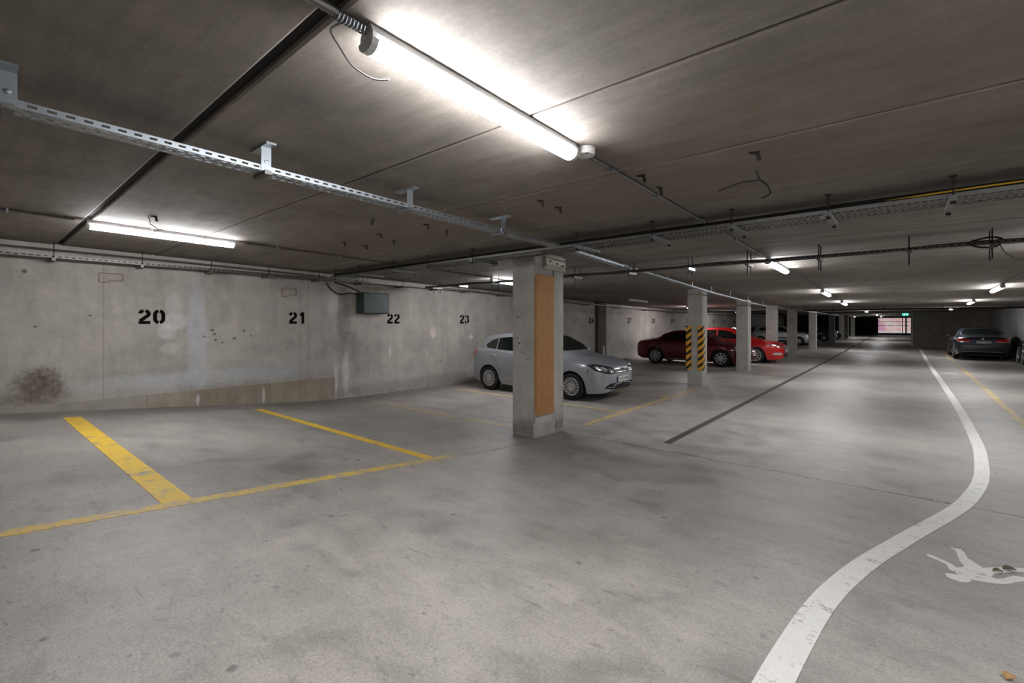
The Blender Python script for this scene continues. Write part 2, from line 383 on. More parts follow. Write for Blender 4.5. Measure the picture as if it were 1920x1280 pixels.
# ------------------------------------------------------------------ mesh helpers
class MB:
    def __init__(self): self.v, self.f, self.m = [], [], []
    def quad(self, a, b, c, d, mi=0):
        n = len(self.v); self.v += [tuple(a), tuple(b), tuple(c), tuple(d)]; self.f.append((n, n + 1, n + 2, n + 3)); self.m.append(mi)
    def box(self, lo, hi, rot=None, at=None):
        n = len(self.v)
        for z in (lo[2], hi[2]):
            for (x, y) in ((lo[0], lo[1]), (hi[0], lo[1]), (hi[0], hi[1]), (lo[0], hi[1])):
                p = Vector((x, y, z))
                if rot is not None: p = rot @ p
                if at is not None: p = p + Vector(at)
                self.v.append(tuple(p))
        for q in ((0, 3, 2, 1), (4, 5, 6, 7), (0, 1, 5, 4), (1, 2, 6, 5), (2, 3, 7, 6), (3, 0, 4, 7)):
            self.f.append(tuple(n + i for i in q)); self.m.append(0)
        return self
    def tube(self, pts, r, n=8, caps=True):
        pts = [Vector(p) for p in pts]
        rr = r if isinstance(r, (list, tuple)) else [r] * len(pts)
        base = len(self.v); up = Vector((0, 0, 1)); prev = None
        for i, p in enumerate(pts):
            t = (pts[min(i + 1, len(pts) - 1)] - pts[max(i - 1, 0)])
            t = t.normalized() if t.length > 1e-9 else Vector((1, 0, 0))
            if prev is None:
                a = t.cross(up)
                if a.length < 1e-3: a = t.cross(Vector((1, 0, 0)))
            else:
                a = prev - t * prev.dot(t)
                if a.length < 1e-4: a = t.cross(up)
            a.normalize(); prev = a; b = t.cross(a)
            for k in range(n):
                an = 2 * math.pi * k / n
                self.v.append(tuple(p + (a * math.cos(an) + b * math.sin(an)) * rr[i]))
        for i in range(len(pts) - 1):
            for k in range(n):
                q0 = base + i * n + k; q1 = base + i * n + (k + 1) % n
                self.f.append((q0, q1, q1 + n, q0 + n)); self.m.append(0)
        if caps:
            self.f.append(tuple(base + k for k in range(n))[::-1]); self.m.append(0)
            e = base + (len(pts) - 1) * n
            self.f.append(tuple(e + k for k in range(n))); self.m.append(0)
        return self
    def lathe(self, prof, n=32, axis='Z', at=(0, 0, 0), closed=False):
        """prof: (radius, height) pairs, turned about the axis"""
        base = len(self.v); at = Vector(at)
        for k in range(n):
            a = 2 * math.pi * k / n
            for (r, h) in prof:
                if axis == 'Z': p = Vector((r * math.cos(a), r * math.sin(a), h))
                elif axis == 'Y': p = Vector((r * math.cos(a), h, r * math.sin(a)))
                else: p = Vector((h, r * math.cos(a), r * math.sin(a)))
                self.v.append(tuple(p + at))
        m = len(prof)
        for k in range(n):
            for j in range(m if closed else m - 1):
                j2 = (j + 1) % m
                a0 = base + k * m + j; a1 = base + k * m + j2
                b0 = base + ((k + 1) % n) * m + j; b1 = base + ((k + 1) % n) * m + j2
                self.f.append((a0, b0, b1, a1)); self.m.append(0)
        return self
    def prism(self, poly, ax, lo, hi):
        """poly in the plane across axis ax (0 = X: (y,z), 1 = Y: (x,z), 2 = Z: (x,y)), from lo to hi"""
        n = len(self.v); k = len(poly)
        for h in (lo, hi):
            for (a, b) in poly:
                self.v.append((h, a, b) if ax == 0 else (a, h, b) if ax == 1 else (a, b, h))
        self.f.append(tuple(range(n, n + k))); self.m.append(0)
        self.f.append(tuple(range(n + k, n + 2 * k))[::-1]); self.m.append(0)
        for i in range(k):
            j = (i + 1) % k
            self.f.append((n + i, n + k + i, n + k + j, n + j)); self.m.append(0)
        return self
    def mesh(self, name, mats, smooth=False, angle=None, fix=True):
        me = bpy.data.meshes.new(name)
        me.from_pydata(self.v, [], self.f)
        for m in (mats if isinstance(mats, (list, tuple)) else [mats]): me.materials.append(m)
        if any(self.m): me.polygons.foreach_set('material_index', self.m)
        if fix:
            b = bmesh.new(); b.from_mesh(me)
            bmesh.ops.recalc_face_normals(b, faces=b.faces[:]); b.to_mesh(me); b.free()
        if smooth:
            me.polygons.foreach_set('use_smooth', [True] * len(me.polygons))
            me.set_sharp_from_angle(angle=R(angle or 40))
        me.update()
        return me
    def build(self, name, mats, parent=None, smooth=False, angle=None, fix=True):
        return link(name, self.mesh(name, mats, smooth, angle, fix), parent)
def link(name, data, parent=None):
    o = bpy.data.objects.new(name, data); COL.objects.link(o)
    if parent is not None: o.parent = parent
    return o
def empty(name, loc=(0, 0, 0), rz=0.0):
    o = bpy.data.objects.new(name, None); COL.objects.link(o)
    o.location = loc; o.rotation_euler = (0, 0, rz); o.empty_display_size = .1
    return o
def tag(o, label=None, cat=None, group=None, kind=None):
    if label: o['label'] = label
    if cat: o['category'] = cat
    if group: o['group'] = group
    if kind: o['kind'] = kind
    return o
def bevel(o, wdt=.01, seg=2):
    m = o.modifiers.new('bevel', 'BEVEL'); m.width = wdt; m.segments = seg; m.limit_method = 'ANGLE'
    return o

# ------------------------------------------------------------------ the setting
# floor, with the ramp and the slot for the drain
DX0, DX1, DY0, DY1 = -2.585, -2.47, 6.37, 70.5
ys = sorted(set([YB, -4, -2, -1] + [round(-.5 + .25 * i, 3) for i in range(0, 27)] + [.1, 3.39, 4.4, 5.2, 5.95, DY0, 28, 41, DY1, 74] + list(range(8, 74, 4))))
xs = [XL - .2, -7, -4.1, DX0, DX1, 0, 2, XR + .2]
fb = MB()
for yi in range(len(ys) - 1):
    for xi in range(len(xs) - 1):
        a, b, x0, x1 = ys[yi], ys[yi + 1], xs[xi], xs[xi + 1]
        if abs(x0 - DX0) < 1e-6 and a >= DY0 - 1e-6 and b <= DY1 + 1e-6: continue
        fb.quad((x0, a, fz(a)), (x1, a, fz(a)), (x1, b, fz(b)), (x0, b, fz(b)))
me = fb.mesh('floor', M['floor'])
b_ = bmesh.new(); b_.from_mesh(me); bmesh.ops.remove_doubles(b_, verts=b_.verts[:], dist=1e-4)
bmesh.ops.recalc_face_normals(b_, faces=b_.faces[:])
b_.to_mesh(me); b_.free()
if me.polygons[0].normal.z < 0: me.flip_normals()
tag(link('floor', me), kind='structure')

# drain channel
dr = empty('floor_drain', (DX0, DY0, 0))
tag(dr, 'long dark slotted drain channel let into the concrete lane floor', 'drain')
d1, d2, d3 = MB(), MB(), MB()
dys = [DY0, 12, 20, 28, 41, 55, DY1]
for a, b in zip(dys, dys[1:]):
    za, zb = fz(a), fz(b)
    L = lambda x, y, z: (x - DX0, y - DY0, z)
    d1.quad(L(DX0, a, za - .12), L(DX1, a, za - .12), L(DX1, b, zb - .12), L(DX0, b, zb - .12))
    d1.quad(L(DX0, a, za - .12), L(DX0, b, zb - .12), L(DX0, b, zb), L(DX0, a, za))
    d1.quad(L(DX1, a, za - .12), L(DX1, b, zb - .12), L(DX1, b, zb), L(DX1, a, za))
    for x0, x1 in ((DX0, DX0 + .012), (DX1 - .012, DX1)):
        for (z0, z1) in ((-.02, -.001),):
            n = len(d2.v)
            d2.v += [L(x0, a, za + z0), L(x1, a, za + z0), L(x1, a, za + z1), L(x0, a, za + z1), L(x0, b, zb + z0), L(x1, b, zb + z0), L(x1, b, zb + z1), L(x0, b, zb + z1)]
            for q in ((0, 1, 2, 3), (4, 5, 6, 7), (0, 1, 5, 4), (1, 2, 6, 5), (2, 3, 7, 6), (3, 0, 4, 7)):
                d2.f.append(tuple(n + i for i in q)); d2.m.append(0)
d1.quad((0, 0, -.12), (DX1 - DX0, 0, -.12), (DX1 - DX0, 0, 0), (0, 0, 0))
y = DY0 + .01
while y < 60:
    st = .05 if y < 20 else .1
    z = fz(y)
    d3.box((.012, y - DY0, z - .03), (DX1 - DX0 - .012, y - DY0 + st * .62, z - .006))
    y += st
d1.build('channel', M['pit'], dr, fix=False)
d2.build('frame', M['drain'], dr)
d3.build('grating', M['drain'], dr)['kind'] = 'stuff'

# ceiling: precast planks with open joints under a backing slab
CE = [(-8, cz(-8)), (22, cz(22)), (74, 2.43)]
cb = MB()
for (a, za), (b, zb) in zip(CE, CE[1:]):
    n = len(cb.v); x0, x1 = XL - .25, XR + .25
    for (yy, zz) in ((a, za), (b, zb)):
        cb.v += [(x0, yy, zz + .03), (x1, yy, zz + .03), (x1, yy, zz + .35), (x0, yy, zz + .35)]
    for q in ((0, 1, 2, 3), (4, 5, 6, 7), (0, 1, 5, 4), (1, 2, 6, 5), (2, 3, 7, 6), (3, 0, 4, 7)):
        cb.f.append(tuple(n + i for i in q)); cb.m.append(0)
ceil = cb.build('ceiling', M['dark_wall'])
tag(ceil, kind='structure')
joints = [-6.0, -4.8, -3.65, -2.5, -1.35, -.28, .86, 1.99, 3.11, 4.29, 5.5]
while joints[-1] < 73: joints.append(round(joints[-1] + 1.2, 2))
for i, (a, b) in enumerate(zip(joints, joints[1:])):
    ga = .028 if abs(a - .86) < .01 else .007
    gb = .028 if abs(b - .86) < .01 else .007
    p = MB(); a2, b2 = a + ga, b - gb
    for (x0, x1) in ((XL, XR),):
        n = len(p.v)
        for (yy, dz) in ((a2, .008), (a2 + .012, 0), (b2 - .012, 0), (b2, .008)):
            zz = cz(yy) + dz
            p.v += [(x0, yy, zz), (x1, yy, zz), (x1, yy, cz(yy) + .05), (x0, yy, cz(yy) + .05)]
        for k in range(3):
            for q in ((0, 1, 5, 4), (1, 2, 6, 5), (2, 3, 7, 6), (3, 0, 4, 7)):
                p.f.append(tuple(n + 4 * k + j for j in q)); p.m.append(0)
        p.f += [(n, n + 1, n + 2, n + 3), (n + 12, n + 13, n + 14, n + 15)]; p.m += [0, 0]
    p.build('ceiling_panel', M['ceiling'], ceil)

# walls
def wall(name, lo, hi, m):
    return tag(MB().box(lo, hi).build(name, m), kind='structure')
wl = wall('wall_left', (XL - .25, YB - .2, -.3), (XL, 56.2, 3.1), M['wall'])
wall('wall_back', (XL - .25, YB - .2, -.3), (XR + .25, YB, 3.1), M['wall'])
wall('wall_right', (XR, YB - .2, -.3), (XR + .25, YG + .3, 3.1), M['wall_right'])
wall('wall_end', (.52, YE, -.3), (XR, YE + .25, 3.1), M['wall_end'])
wall('wall_cross', (XL, 56, -.3), (-4.75, 56.2, 3.1), M['dark_wall'])
wall('wall_recess', (-4.95, 56.2, -.3), (-4.75, YG, 3.1), M['dark_wall'])
wall('wall_gate_left', (-4.95, YG, -.3), (-2.3, YG + .25, 3.1), M['dark_wall'])
wall('wall_gate_right', (.85, YG, -.3), (XR, YG + .25, 3.1), M['wall_end'])
wall('wall_gate_top', (-2.3, YG, 2.36), (.85, YG + .25, 3.1), M['wall_end'])
wall('wall_gate_sill', (-2.3, YG, -.3), (.85, YG + .25, .32), M['wall_end'])
# plinth of the ramp: two lengths with an open joint
for (a, b) in ((YB, 1.895), (1.905, 5.2)):
    p = MB()
    n = 0
    yy = [a + (b - a) * i / 6 for i in range(7)]
    prof = [(y_, .505) for y_ in yy]
    poly = [(y_, min(fz(y_) - .05, .44)) for y_ in yy] + [(y_, max(.505, fz(y_) + .05)) for y_ in reversed(yy)]
    p.prism(poly, 0, XL - .05, XL + .025)
    p.build('plinth_panel', M['plinth'], wl)
# dark pilaster between bays 26 and 27
MB().box((XL - .05, 16.5, -.1), (XL + .16, 17.15, 2.6)).build('pilaster', M['pilaster'], wl)
MB().box((.5, YE - .04, -.1), (.6, YE + .02, 2.44)).build('corner_guard', M['pale_steel'], bpy.data.objects['wall_end'])

# ------------------------------------------------------------------ columns
def column(x0, x1, y0, y1, label, chamfer=.015):
    o = empty('column', ((x0 + x1) / 2, (y0 + y1) / 2, fz(y0)))
    hx, hy = (x1 - x0) / 2, (y1 - y0) / 2
    zt = cz(y0) - fz(y0) + .01
    c = chamfer
    poly = [(-hx + c, -hy), (hx - c, -hy), (hx, -hy + c), (hx, hy - c), (hx - c, hy), (-hx + c, hy), (-hx, hy - c), (-hx, -hy + c)]
    p = MB().prism(poly, 2, -.06, zt)
    p.build('shaft', M['column'], o)
    tag(o, label, 'column')
    return o, hx, hy
LN = 'concrete columns along the lane'
c1, hx, hy = column(-4.545, -4.11, 5.37, 6.13, 'wide concrete column with a brown board fixed to its side')
c1.children[0].data.materials[0] = M['column_board']
# patched rough foot, panel groove, board, steel plate with bolts
MB().box((hx - .02, -.40, -.02), (hx + .012, .12, .2)).build('foot_patch', M['column'], c1)
MB().box((hx - .02, -.37, .2), (hx + .006, .06, .42)).build('render_patch', M['column_patch'], c1)
MB().box((hx - .01, .085, .42), (hx + .004, .10, 2.66)).build('groove_strip', M['pilaster'], c1)
bo = MB().box((hx + .02, -.395, .32), (hx + .045, .045, 2.40)).build('board', M['board'], c1); tag(bo, 'brown hardboard panel')
bevel(bo, .004)
for yy in (-.36, .0):
    MB().box((hx - .005, yy - .02, .4), (hx + .02, yy + .02, 2.35)).build('batten', M['board'], bo)
pl = MB().box((hx, -.16, 2.49), (hx + .05, .36, 2.70)).build('steel_plate', M['plate'], c1); tag(pl, 'cream steel plate'); bevel(pl, .01)
for yy, zz in ((-.06, 2.62), (.12, 2.60), (.27, 2.575)):
    MB().lathe([(0, .012), (.016, .012), (.016, 0), (.016, -.01)], 8, 'X', (hx + .05, yy, zz)).build('bolt', M['rust_rod'], pl)
c2, hx2, hy2 = column(-4.51, -4.11, 12.82, 13.24, 'square concrete column with yellow and black striped corner guards')
for sx in (-1, 1):
    gd = MB()
    x = sx * hx2
    gd.box((min(x, x + sx * .03), -hy2 - .03, .42), (max(x, x + sx * .03), -hy2 + .11, 1.62))
    gd.box((min(x - sx * .11, x), -hy2 - .03, .42), (max(x - sx * .11, x), -hy2, 1.62))
    o = gd.build('corner_guard', M['hazard'], c2); tag(o, 'yellow and black striped foam guard')
cols = [(17.7, 'third column along the lane, beside the bright red car\'s bonnet'),
        (22.45, 'concrete column just past the bright red car, before the silver hatchback'),
        (27.3, 'concrete column standing before the front wheel of the pale silver hatchback'),
        (34.6, 'concrete column at the nose of the pale silver hatchback'),
        (45.1, 'concrete column beside the alloy wheel of the dark grey car'),
        (53.0, 'far concrete column next after the dark grey car'),
        (57.6, 'second last far concrete column before the black end wall'),
        (66.1, 'last far concrete column beside the black end wall')]
for yy, lab in cols:
    column(-4.51, -4.11, yy, yy + .42, lab)

# ------------------------------------------------------------------ paint on the floor
def strip(name, pts, width, m, label, cat='floor marking', group=None, step=.25):
    """a flat painted band along pts (x,y), following the floor"""
    P = []
    for (x0, y0), (x1, y1) in zip(pts, pts[1:]):
        n = max(1, int(math.hypot(x1 - x0, y1 - y0) / step))
        P += [(x0 + (x1 - x0) * i / n, y0 + (y1 - y0) * i / n) for i in range(n)]
    P.append(pts[-1])
    b = MB(); n = len(P); w_ = width if callable(width) else (lambda t: width)
    for i, (x, y) in enumerate(P):
        a, c = P[max(0, i - 1)], P[min(n - 1, i + 1)]
        dx, dy = c[0] - a[0], c[1] - a[1]; l = math.hypot(dx, dy); nx, ny = -dy / l, dx / l
        h = w_(i / (n - 1)) / 2
        for sgn in (-1, 1):
            X, Y = x + nx * h * sgn, y + ny * h * sgn
            b.v.append((X, Y, fz(Y) + .0035)); b.v.append((X, Y, fz(Y) - .002))
    for i in range(n - 1):
        k = 4 * i
        b.f += [(k, k + 2, k + 6, k + 4), (k, k + 4, k + 5, k + 1), (k + 2, k + 3, k + 7, k + 6)]; b.m += [0, 0, 0]
    b.f += [(0, 1, 3, 2), (4 * n - 4, 4 * n - 2, 4 * n - 1, 4 * n - 3)]; b.m += [0, 0]
    o = b.build(name, m)
    tag(o, label, cat, group)
    return o
strip('bay_front_line', [(-4.05, -3.0), (-4.05, 5.0)], .12, M['yellow_front'], 'yellow line along the fronts of bays 20 and 21, fading towards the column')
strip('bay_front_line', [(-4.03, 6.6), (-4.03, 12.0)], .12, M['yellow_worn'], 'worn yellow line along the bay fronts from the board column to the striped column')
strip('bay_front_line', [(-4.03, 13.5), (-4.03, 21.5)], .12, M['yellow_faint'], 'faint yellow line along the bay fronts past the striped column')
strip('bay_divider_line', [(-4.11, 1.0), (-8.85, .93)], .19, M['yellow'], 'broad bright yellow line dividing bay 20 from the bay before it', step=.4)
strip('bay_divider_line', [(-4.11, 3.40), (-8.75, 3.32)], .13, M['yellow'], 'yellow line dividing bay 20 from bay 21', step=.4)
strip('bay_divider_line', [(-4.6, 5.70), (-8.8, 5.58)], .07, M['yellow_worn'], 'thin worn yellow line dividing bay 21 from bay 22', step=.4)
strip('bay_divider_line', [(-4.09, 8.03), (-8.7, 8.08)], .11, M['yellow_worn'], 'worn yellow line beside the silver hatchback parked under number 23', step=.4)
strip('bay_divider_line', [(-4.09, 10.42), (-8.7, 10.42)], .1, M['yellow_worn'], 'worn yellow line on the far side of the silver hatchback', step=.4)
strip('bay_divider_line', [(-4.6, 12.95), (-8.7, 12.95)], .1, M['yellow_faint'], 'faint yellow bay line running back from the striped column', step=.4)
strip('bay_divider_line', [(-4.09, 17.9), (-8.7, 17.9)], .1, M['yellow_faint'], 'faint yellow bay line beside the dark red convertible', step=.4)
strip('bay_edge_line', [(1.57, 9.0), (1.57, 11.4), (1.66, 18.4), (1.76, 32.0), (1.78, 36.5)], .12, M['yellow_front'] if False else M['yellow_worn'], 'yellow line beside the charcoal saloon, along the walkway')
walk = [(-.405, .8), (-.395, 1.6), (-.385, 2.06), (-.37, 2.38), (-.34, 2.81), (-.29, 3.22), (-.19, 3.76), (-.035, 4.4), (.16, 5.09), (.365, 5.74), (.515, 6.31), (.66, 7.1), (.76, 8.18), (.82, 9.4), (.87, 12.5), (.88, 18.2), (.87, 24), (.90, 39.2)]
def catmull(P, n=6):
    out = []
    for i in range(len(P) - 1):
        p0, p1, p2, p3 = P[max(0, i - 1)], P[i], P[i + 1], P[min(len(P) - 1, i + 2)]
        for k in range(n):
            t = k / n
            out.append(tuple(.5 * (2 * p1[j] + (p2[j] - p0[j]) * t + (2 * p0[j] - 5 * p1[j] + 4 * p2[j] - p3[j]) * t * t + (3 * p1[j] - p0[j] - 3 * p2[j] + p3[j]) * t ** 3) for j in range(len(p1))))
    out.append(tuple(P[-1]))
    return out
strip('walkway_line', catmull(walk), .125, M['white'], 'white curving line along the edge of the pedestrian walkway', step=.2)

def decal(name, polys, m, label, cat='floor marking', parts=('figure', 'head')):
    root = empty(name, (polys[0][0][0], polys[0][0][1], 0)); ox, oy = polys[0][0]
    for pn, poly in zip(parts, polys):
        b = MB(); k = len(poly)
        for (x, y) in poly: b.v.append((x - ox, y - oy, fz(y) + .0032))
        for (x, y) in poly: b.v.append((x - ox, y - oy, fz(y) - .002))
        b.f.append(tuple(range(k))); b.m.append(0)
        for i in range(k):
            j = (i + 1) % k
            b.f.append((i, j, k + j, k + i)); b.m.append(0)
        b.build(pn, m, root)
    return tag(root, label, cat)
def fpoly(pix):
    return [tuple(on(x, y))[:2] for x, y in pix]
ZP = lambda L: [(1600 + x / 4, 960 + y / 4) for x, y in L]
ped_body = fpoly(ZP([(545, 320), (575, 318), (640, 345), (700, 372), (745, 395), (775, 418), (815, 415), (832, 402), (800, 370), (775, 310), (765, 288), (730, 272), (735, 264), (775, 276), (810, 280), (830, 300), (855, 345), (910, 380), (975, 420), (1060, 415), (1180, 418), (1300, 424), (1420, 432), (1425, 452), (1300, 450), (1220, 450), (1120, 458), (1060, 465), (1030, 488), (1080, 503), (1140, 495), (1200, 478), (1290, 492), (1420, 530), (1400, 556), (1270, 520), (1200, 535), (1120, 542), (1020, 530), (900, 510), (830, 490), (780, 470), (720, 430), (700, 395), (640, 365), (560, 332)]))
ped_head = fpoly(ZP([(688, 465), (700, 460), (750, 466), (800, 478), (850, 490), (885, 508), (885, 522), (850, 530), (800, 524), (740, 503), (700, 486)]))
decal('pedestrian_symbol', [ped_body, ped_head], M['white'], 'white walking figure stencilled on the floor inside the curving line')
decal('pedestrian_symbol', [fpoly([(1766, 700), (1780, 698), (1796, 700.5), (1800, 703), (1790, 702), (1775, 702)]), fpoly([(1780, 707), (1792, 706), (1802, 708), (1796, 710), (1784, 709.5)])], M['white_worn'], 'faint white stencil mark on the floor beside the yellow line')
def leaf(px, py, sz, rz, m, label):
    p = on(px, py); b = MB(); n = 9
    top = []
    for i in range(n):
        t = i / (n - 1); wd = sz * .42 * math.sin(math.pi * min(1, t * .9 + .06)) ** .8
        top.append((t * sz - sz / 2, wd, .006 + .01 * math.sin(t * 3)))
    for x, wd, z in top:
        b.v += [(x, -wd, z + .007), (x, 0, z), (x, wd, z + .005)]
    for i in range(n - 1):
        for k in range(2):
            q = i * 3 + k; b.f.append((q, q + 1, q + 4, q + 3)); b.m.append(0)
    o = b.build('dead_leaf', m, smooth=True); o.location = p; o.rotation_euler = (0, 0, rz)
    sd = o.modifiers.new('thick', 'SOLIDIFY'); sd.thickness = .002
    tag(o, label, 'leaf'); return o
leaf(1871, 1072.5, .05, .3, M['leaf'], 'smaller dark leaf lying on the white walking figure')
leaf(1893, 1069.5, .07, .5, M['leaf'], 'larger dark leaf lying on the white walking figure')
leaf(1893, 1273, .05, 1.0, M['leaf_tan'], 'tan dead leaf on the bare floor away from the walking figure')

# ------------------------------------------------------------------ stencilled bay numbers
def arc(cx, cy, rx, ry, a0, a1, n=10):
    return [(cx + rx * math.cos(R(a0 + (a1 - a0) * i / n)), cy + ry * math.sin(R(a0 + (a1 - a0) * i / n))) for i in range(n + 1)]
T = .108
DIG = {
    '0': [arc(.31, .62, .225, .295, 100, 180) + arc(.31, .38, .225, .295, 180, 260), arc(.31, .38, .225, .295, -80, 0) + arc(.31, .62, .225, .295, 0, 80)],
    '1': [[(.12, .74), (.26, .86)], [(.33, 1.0), (.33, 0)]],
    '2': [arc(.31, .70, .225, .215, 175, 102, 6), arc(.31, .70, .225, .215, 78, -30, 8) + [(.08, .19)], [(0, .085), (.62, .085)]],
    '3': [arc(.29, .72, .22, .2, 170, 100, 6), arc(.29, .72, .22, .2, 78, -70, 8), arc(.29, .285, .235, .21, 68, -78, 8), arc(.29, .285, .235, .21, -102, -175, 6)],
    '4': [[(.40, 1.0), (.05, .33)], [(.0, .26), (.62, .26)], [(.44, .62), (.44, .34)], [(.44, .19), (.44, 0)]],
    '5': [[(.56, .915), (.1, .915), (.09, .58)], arc(.27, .34, .25, .255, 110, -70, 10), arc(.27, .34, .25, .255, -95, -165, 5)],
    '6': [[(.45, .93), (.16, .62), (.085, .40)] + arc(.31, .30, .225, .215, 175, 255, 6), arc(.31, .30, .225, .215, -78, 150, 12)],
    '7': [[(.02, .915), (.56, .915)], [(.54, .84), (.36, .5), (.22, .0)]],
    '8': [arc(.31, .73, .19, .185, 100, 260, 8), arc(.31, .73, .19, .185, 80, -80, 8), arc(.31, .28, .225, .205, 100, 260, 8), arc(.31, .28, .225, .205, 80, -80, 8)],
    '9': [arc(.31, .70, .225, .215, 100, 330, 12), arc(.31, .70, .225, .215, 75, -5, 6) + [(.46, .40), (.17, .07)]],
}
def stroke(b, pts, wd, to3d):
    n = len(pts); L_, R_ = [], []
    for i, (x, y) in enumerate(pts):
        a, c = pts[max(0, i - 1)], pts[min(n - 1, i + 1)]
        dx, dy = c[0] - a[0], c[1] - a[1]; l = math.hypot(dx, dy) or 1
        L_.append((x - dy / l * wd, y + dx / l * wd)); R_.append((x + dy / l * wd, y - dx / l * wd))
    poly = L_ + R_[::-1]
    k = len(b.v)
    for p in L_ + R_: b.v.append(to3d(*p, 1))
    for p in L_ + R_: b.v.append(to3d(*p, 0))
    for i in range(n - 1):
        b.f.append((k + i, k + i + 1, k + n + i + 1, k + n + i)); b.m.append(0)
        b.f.append((k + i, k + i + 1, k + 2 * n + i + 1, k + 2 * n + i)); b.m.append(0)
        b.f.append((k + n + i, k + n + i + 1, k + 3 * n + i + 1, k + 3 * n + i)); b.m.append(0)
    for i in (0, n - 1):
        b.f.append((k + i, k + n + i, k + 3 * n + i, k + 2 * n + i)); b.m.append(0)
numY = {20: 1.97, 21: 4.40, 22: 6.75, 23: 9.16, 24: 11.55, 25: 13.95, 26: 16.2, 27: 19.6, 28: 22.3, 29: 24.8, 30: 27.2, 31: 29.6, 32: 32.0, 33: 34.4, 34: 36.8, 35: 39.2, 36: 41.6}
for nn, Yc in numY.items():
    b = MB(); h = .235; asp = 1.08
    wtot = h * asp * (.62 * 2 + .16)
    for k, ch in enumerate(str(nn)):
        y0 = -wtot / 2 + k * h * asp * .78
        f3 = lambda u, v_, s, y0=y0: (.003 * s - .001 * (1 - s), y0 + u * h * asp, v_ * h)
        for st in DIG[ch]: stroke(b, st, T, f3)
    o = b.build('bay_number', M['black_paint']); o.location = (XL, Yc, 1.685)
    word = {2: 'twenty', 3: 'thirty'}[nn // 10] + ['', '-one', '-two', '-three', '-four', '-five', '-six', '-seven', '-eight', '-nine'][nn % 10]
    tag(o, 'black stencilled bay number %s (%d) on the concrete wall' % (word, nn), 'number')

# ------------------------------------------------------------------ things on the left wall
jb = empty('junction_box', (XL, 6.08, 1.91))
tag(jb, 'grey-green metal junction box high on the wall beside number 22', 'junction box')
bx_ = MB().box((0, -.35, 0), (.30, .35, .48)).build('case', M['box_green'], jb); bevel(bx_, .012)
bd = MB().box((.30, -.335, .015), (.315, .335, .465)).build('cover', M['box_green'], jb); bevel(bd, .006)
for sy in (-1, 1):
    for zz in (.05, .43):
        MB().lathe([(0, .012), (.012, .01), (.014, 0)], 10, 'X', (.315, sy * .3, zz)).build('screw', M['galv_dull'], bd)
tag(MB().tube(catmull([(XL + .04, 5.0, 2.56), (XL + .06, 5.1, 2.42), (XL + .07, 5.3, 2.33), (XL + .08, 5.55, 2.37), (XL + .1, 5.8, 2.33), (XL + .12, 5.74, 2.3)], 6), .014, 6).build('black_cable', M['black_cable'], smooth=True), 'black cable looping into the grey-green junction box', 'cable')
tag(MB().tube(catmull([(XL + .1, 5.15, 2.58), (XL + .14, 5.4, 2.52), (XL + .16, 5.68, 2.42), (XL + .16, 5.78, 2.36)], 6), .016, 6).build('black_cable', M['black_cable'], smooth=True), 'black cable dropping straight to the top of the junction box', 'cable')
def wire_frame(Yc, zc, wd, ht, label):
    P = [(-wd / 2, ht / 2), (wd / 2, ht / 2), (wd / 2, -ht * .3), (-wd * .05, -ht * .3), (-wd * .12, -ht / 2), (-wd / 2, -ht / 2)]
    pts = []
    for i, p in enumerate(P):
        q = P[(i + 1) % len(P)]
        pts += [(p[0] + (q[0] - p[0]) * t, p[1] + (q[1] - p[1]) * t) for t in (.08, .5, .92)]
    pts.append(pts[0])
    o = MB().tube([(.02, a, b) for a, b in pts], .008, 6).build('wall_wire_loop', M['wire'], smooth=True)
    o.location = (XL, Yc, zc); tag(o, label, 'wire loop')
    return o
wire_frame(1.45, 2.41, .29, .14, 'pale bent wire loop on the wall above and before number 20')
wire_frame(4.21, 2.32, .28, .17, 'pale bent wire loop on the wall above number 21')
MB_ = MB().box((0, 16.82, -.05), (.04, 16.94, .75)); o = MB_.build('wall_post', M['pale_steel']); o.location = (XL + .16, 0, 0)
tag(o, 'short pale post standing before the dark pilaster next to number 26', 'post')

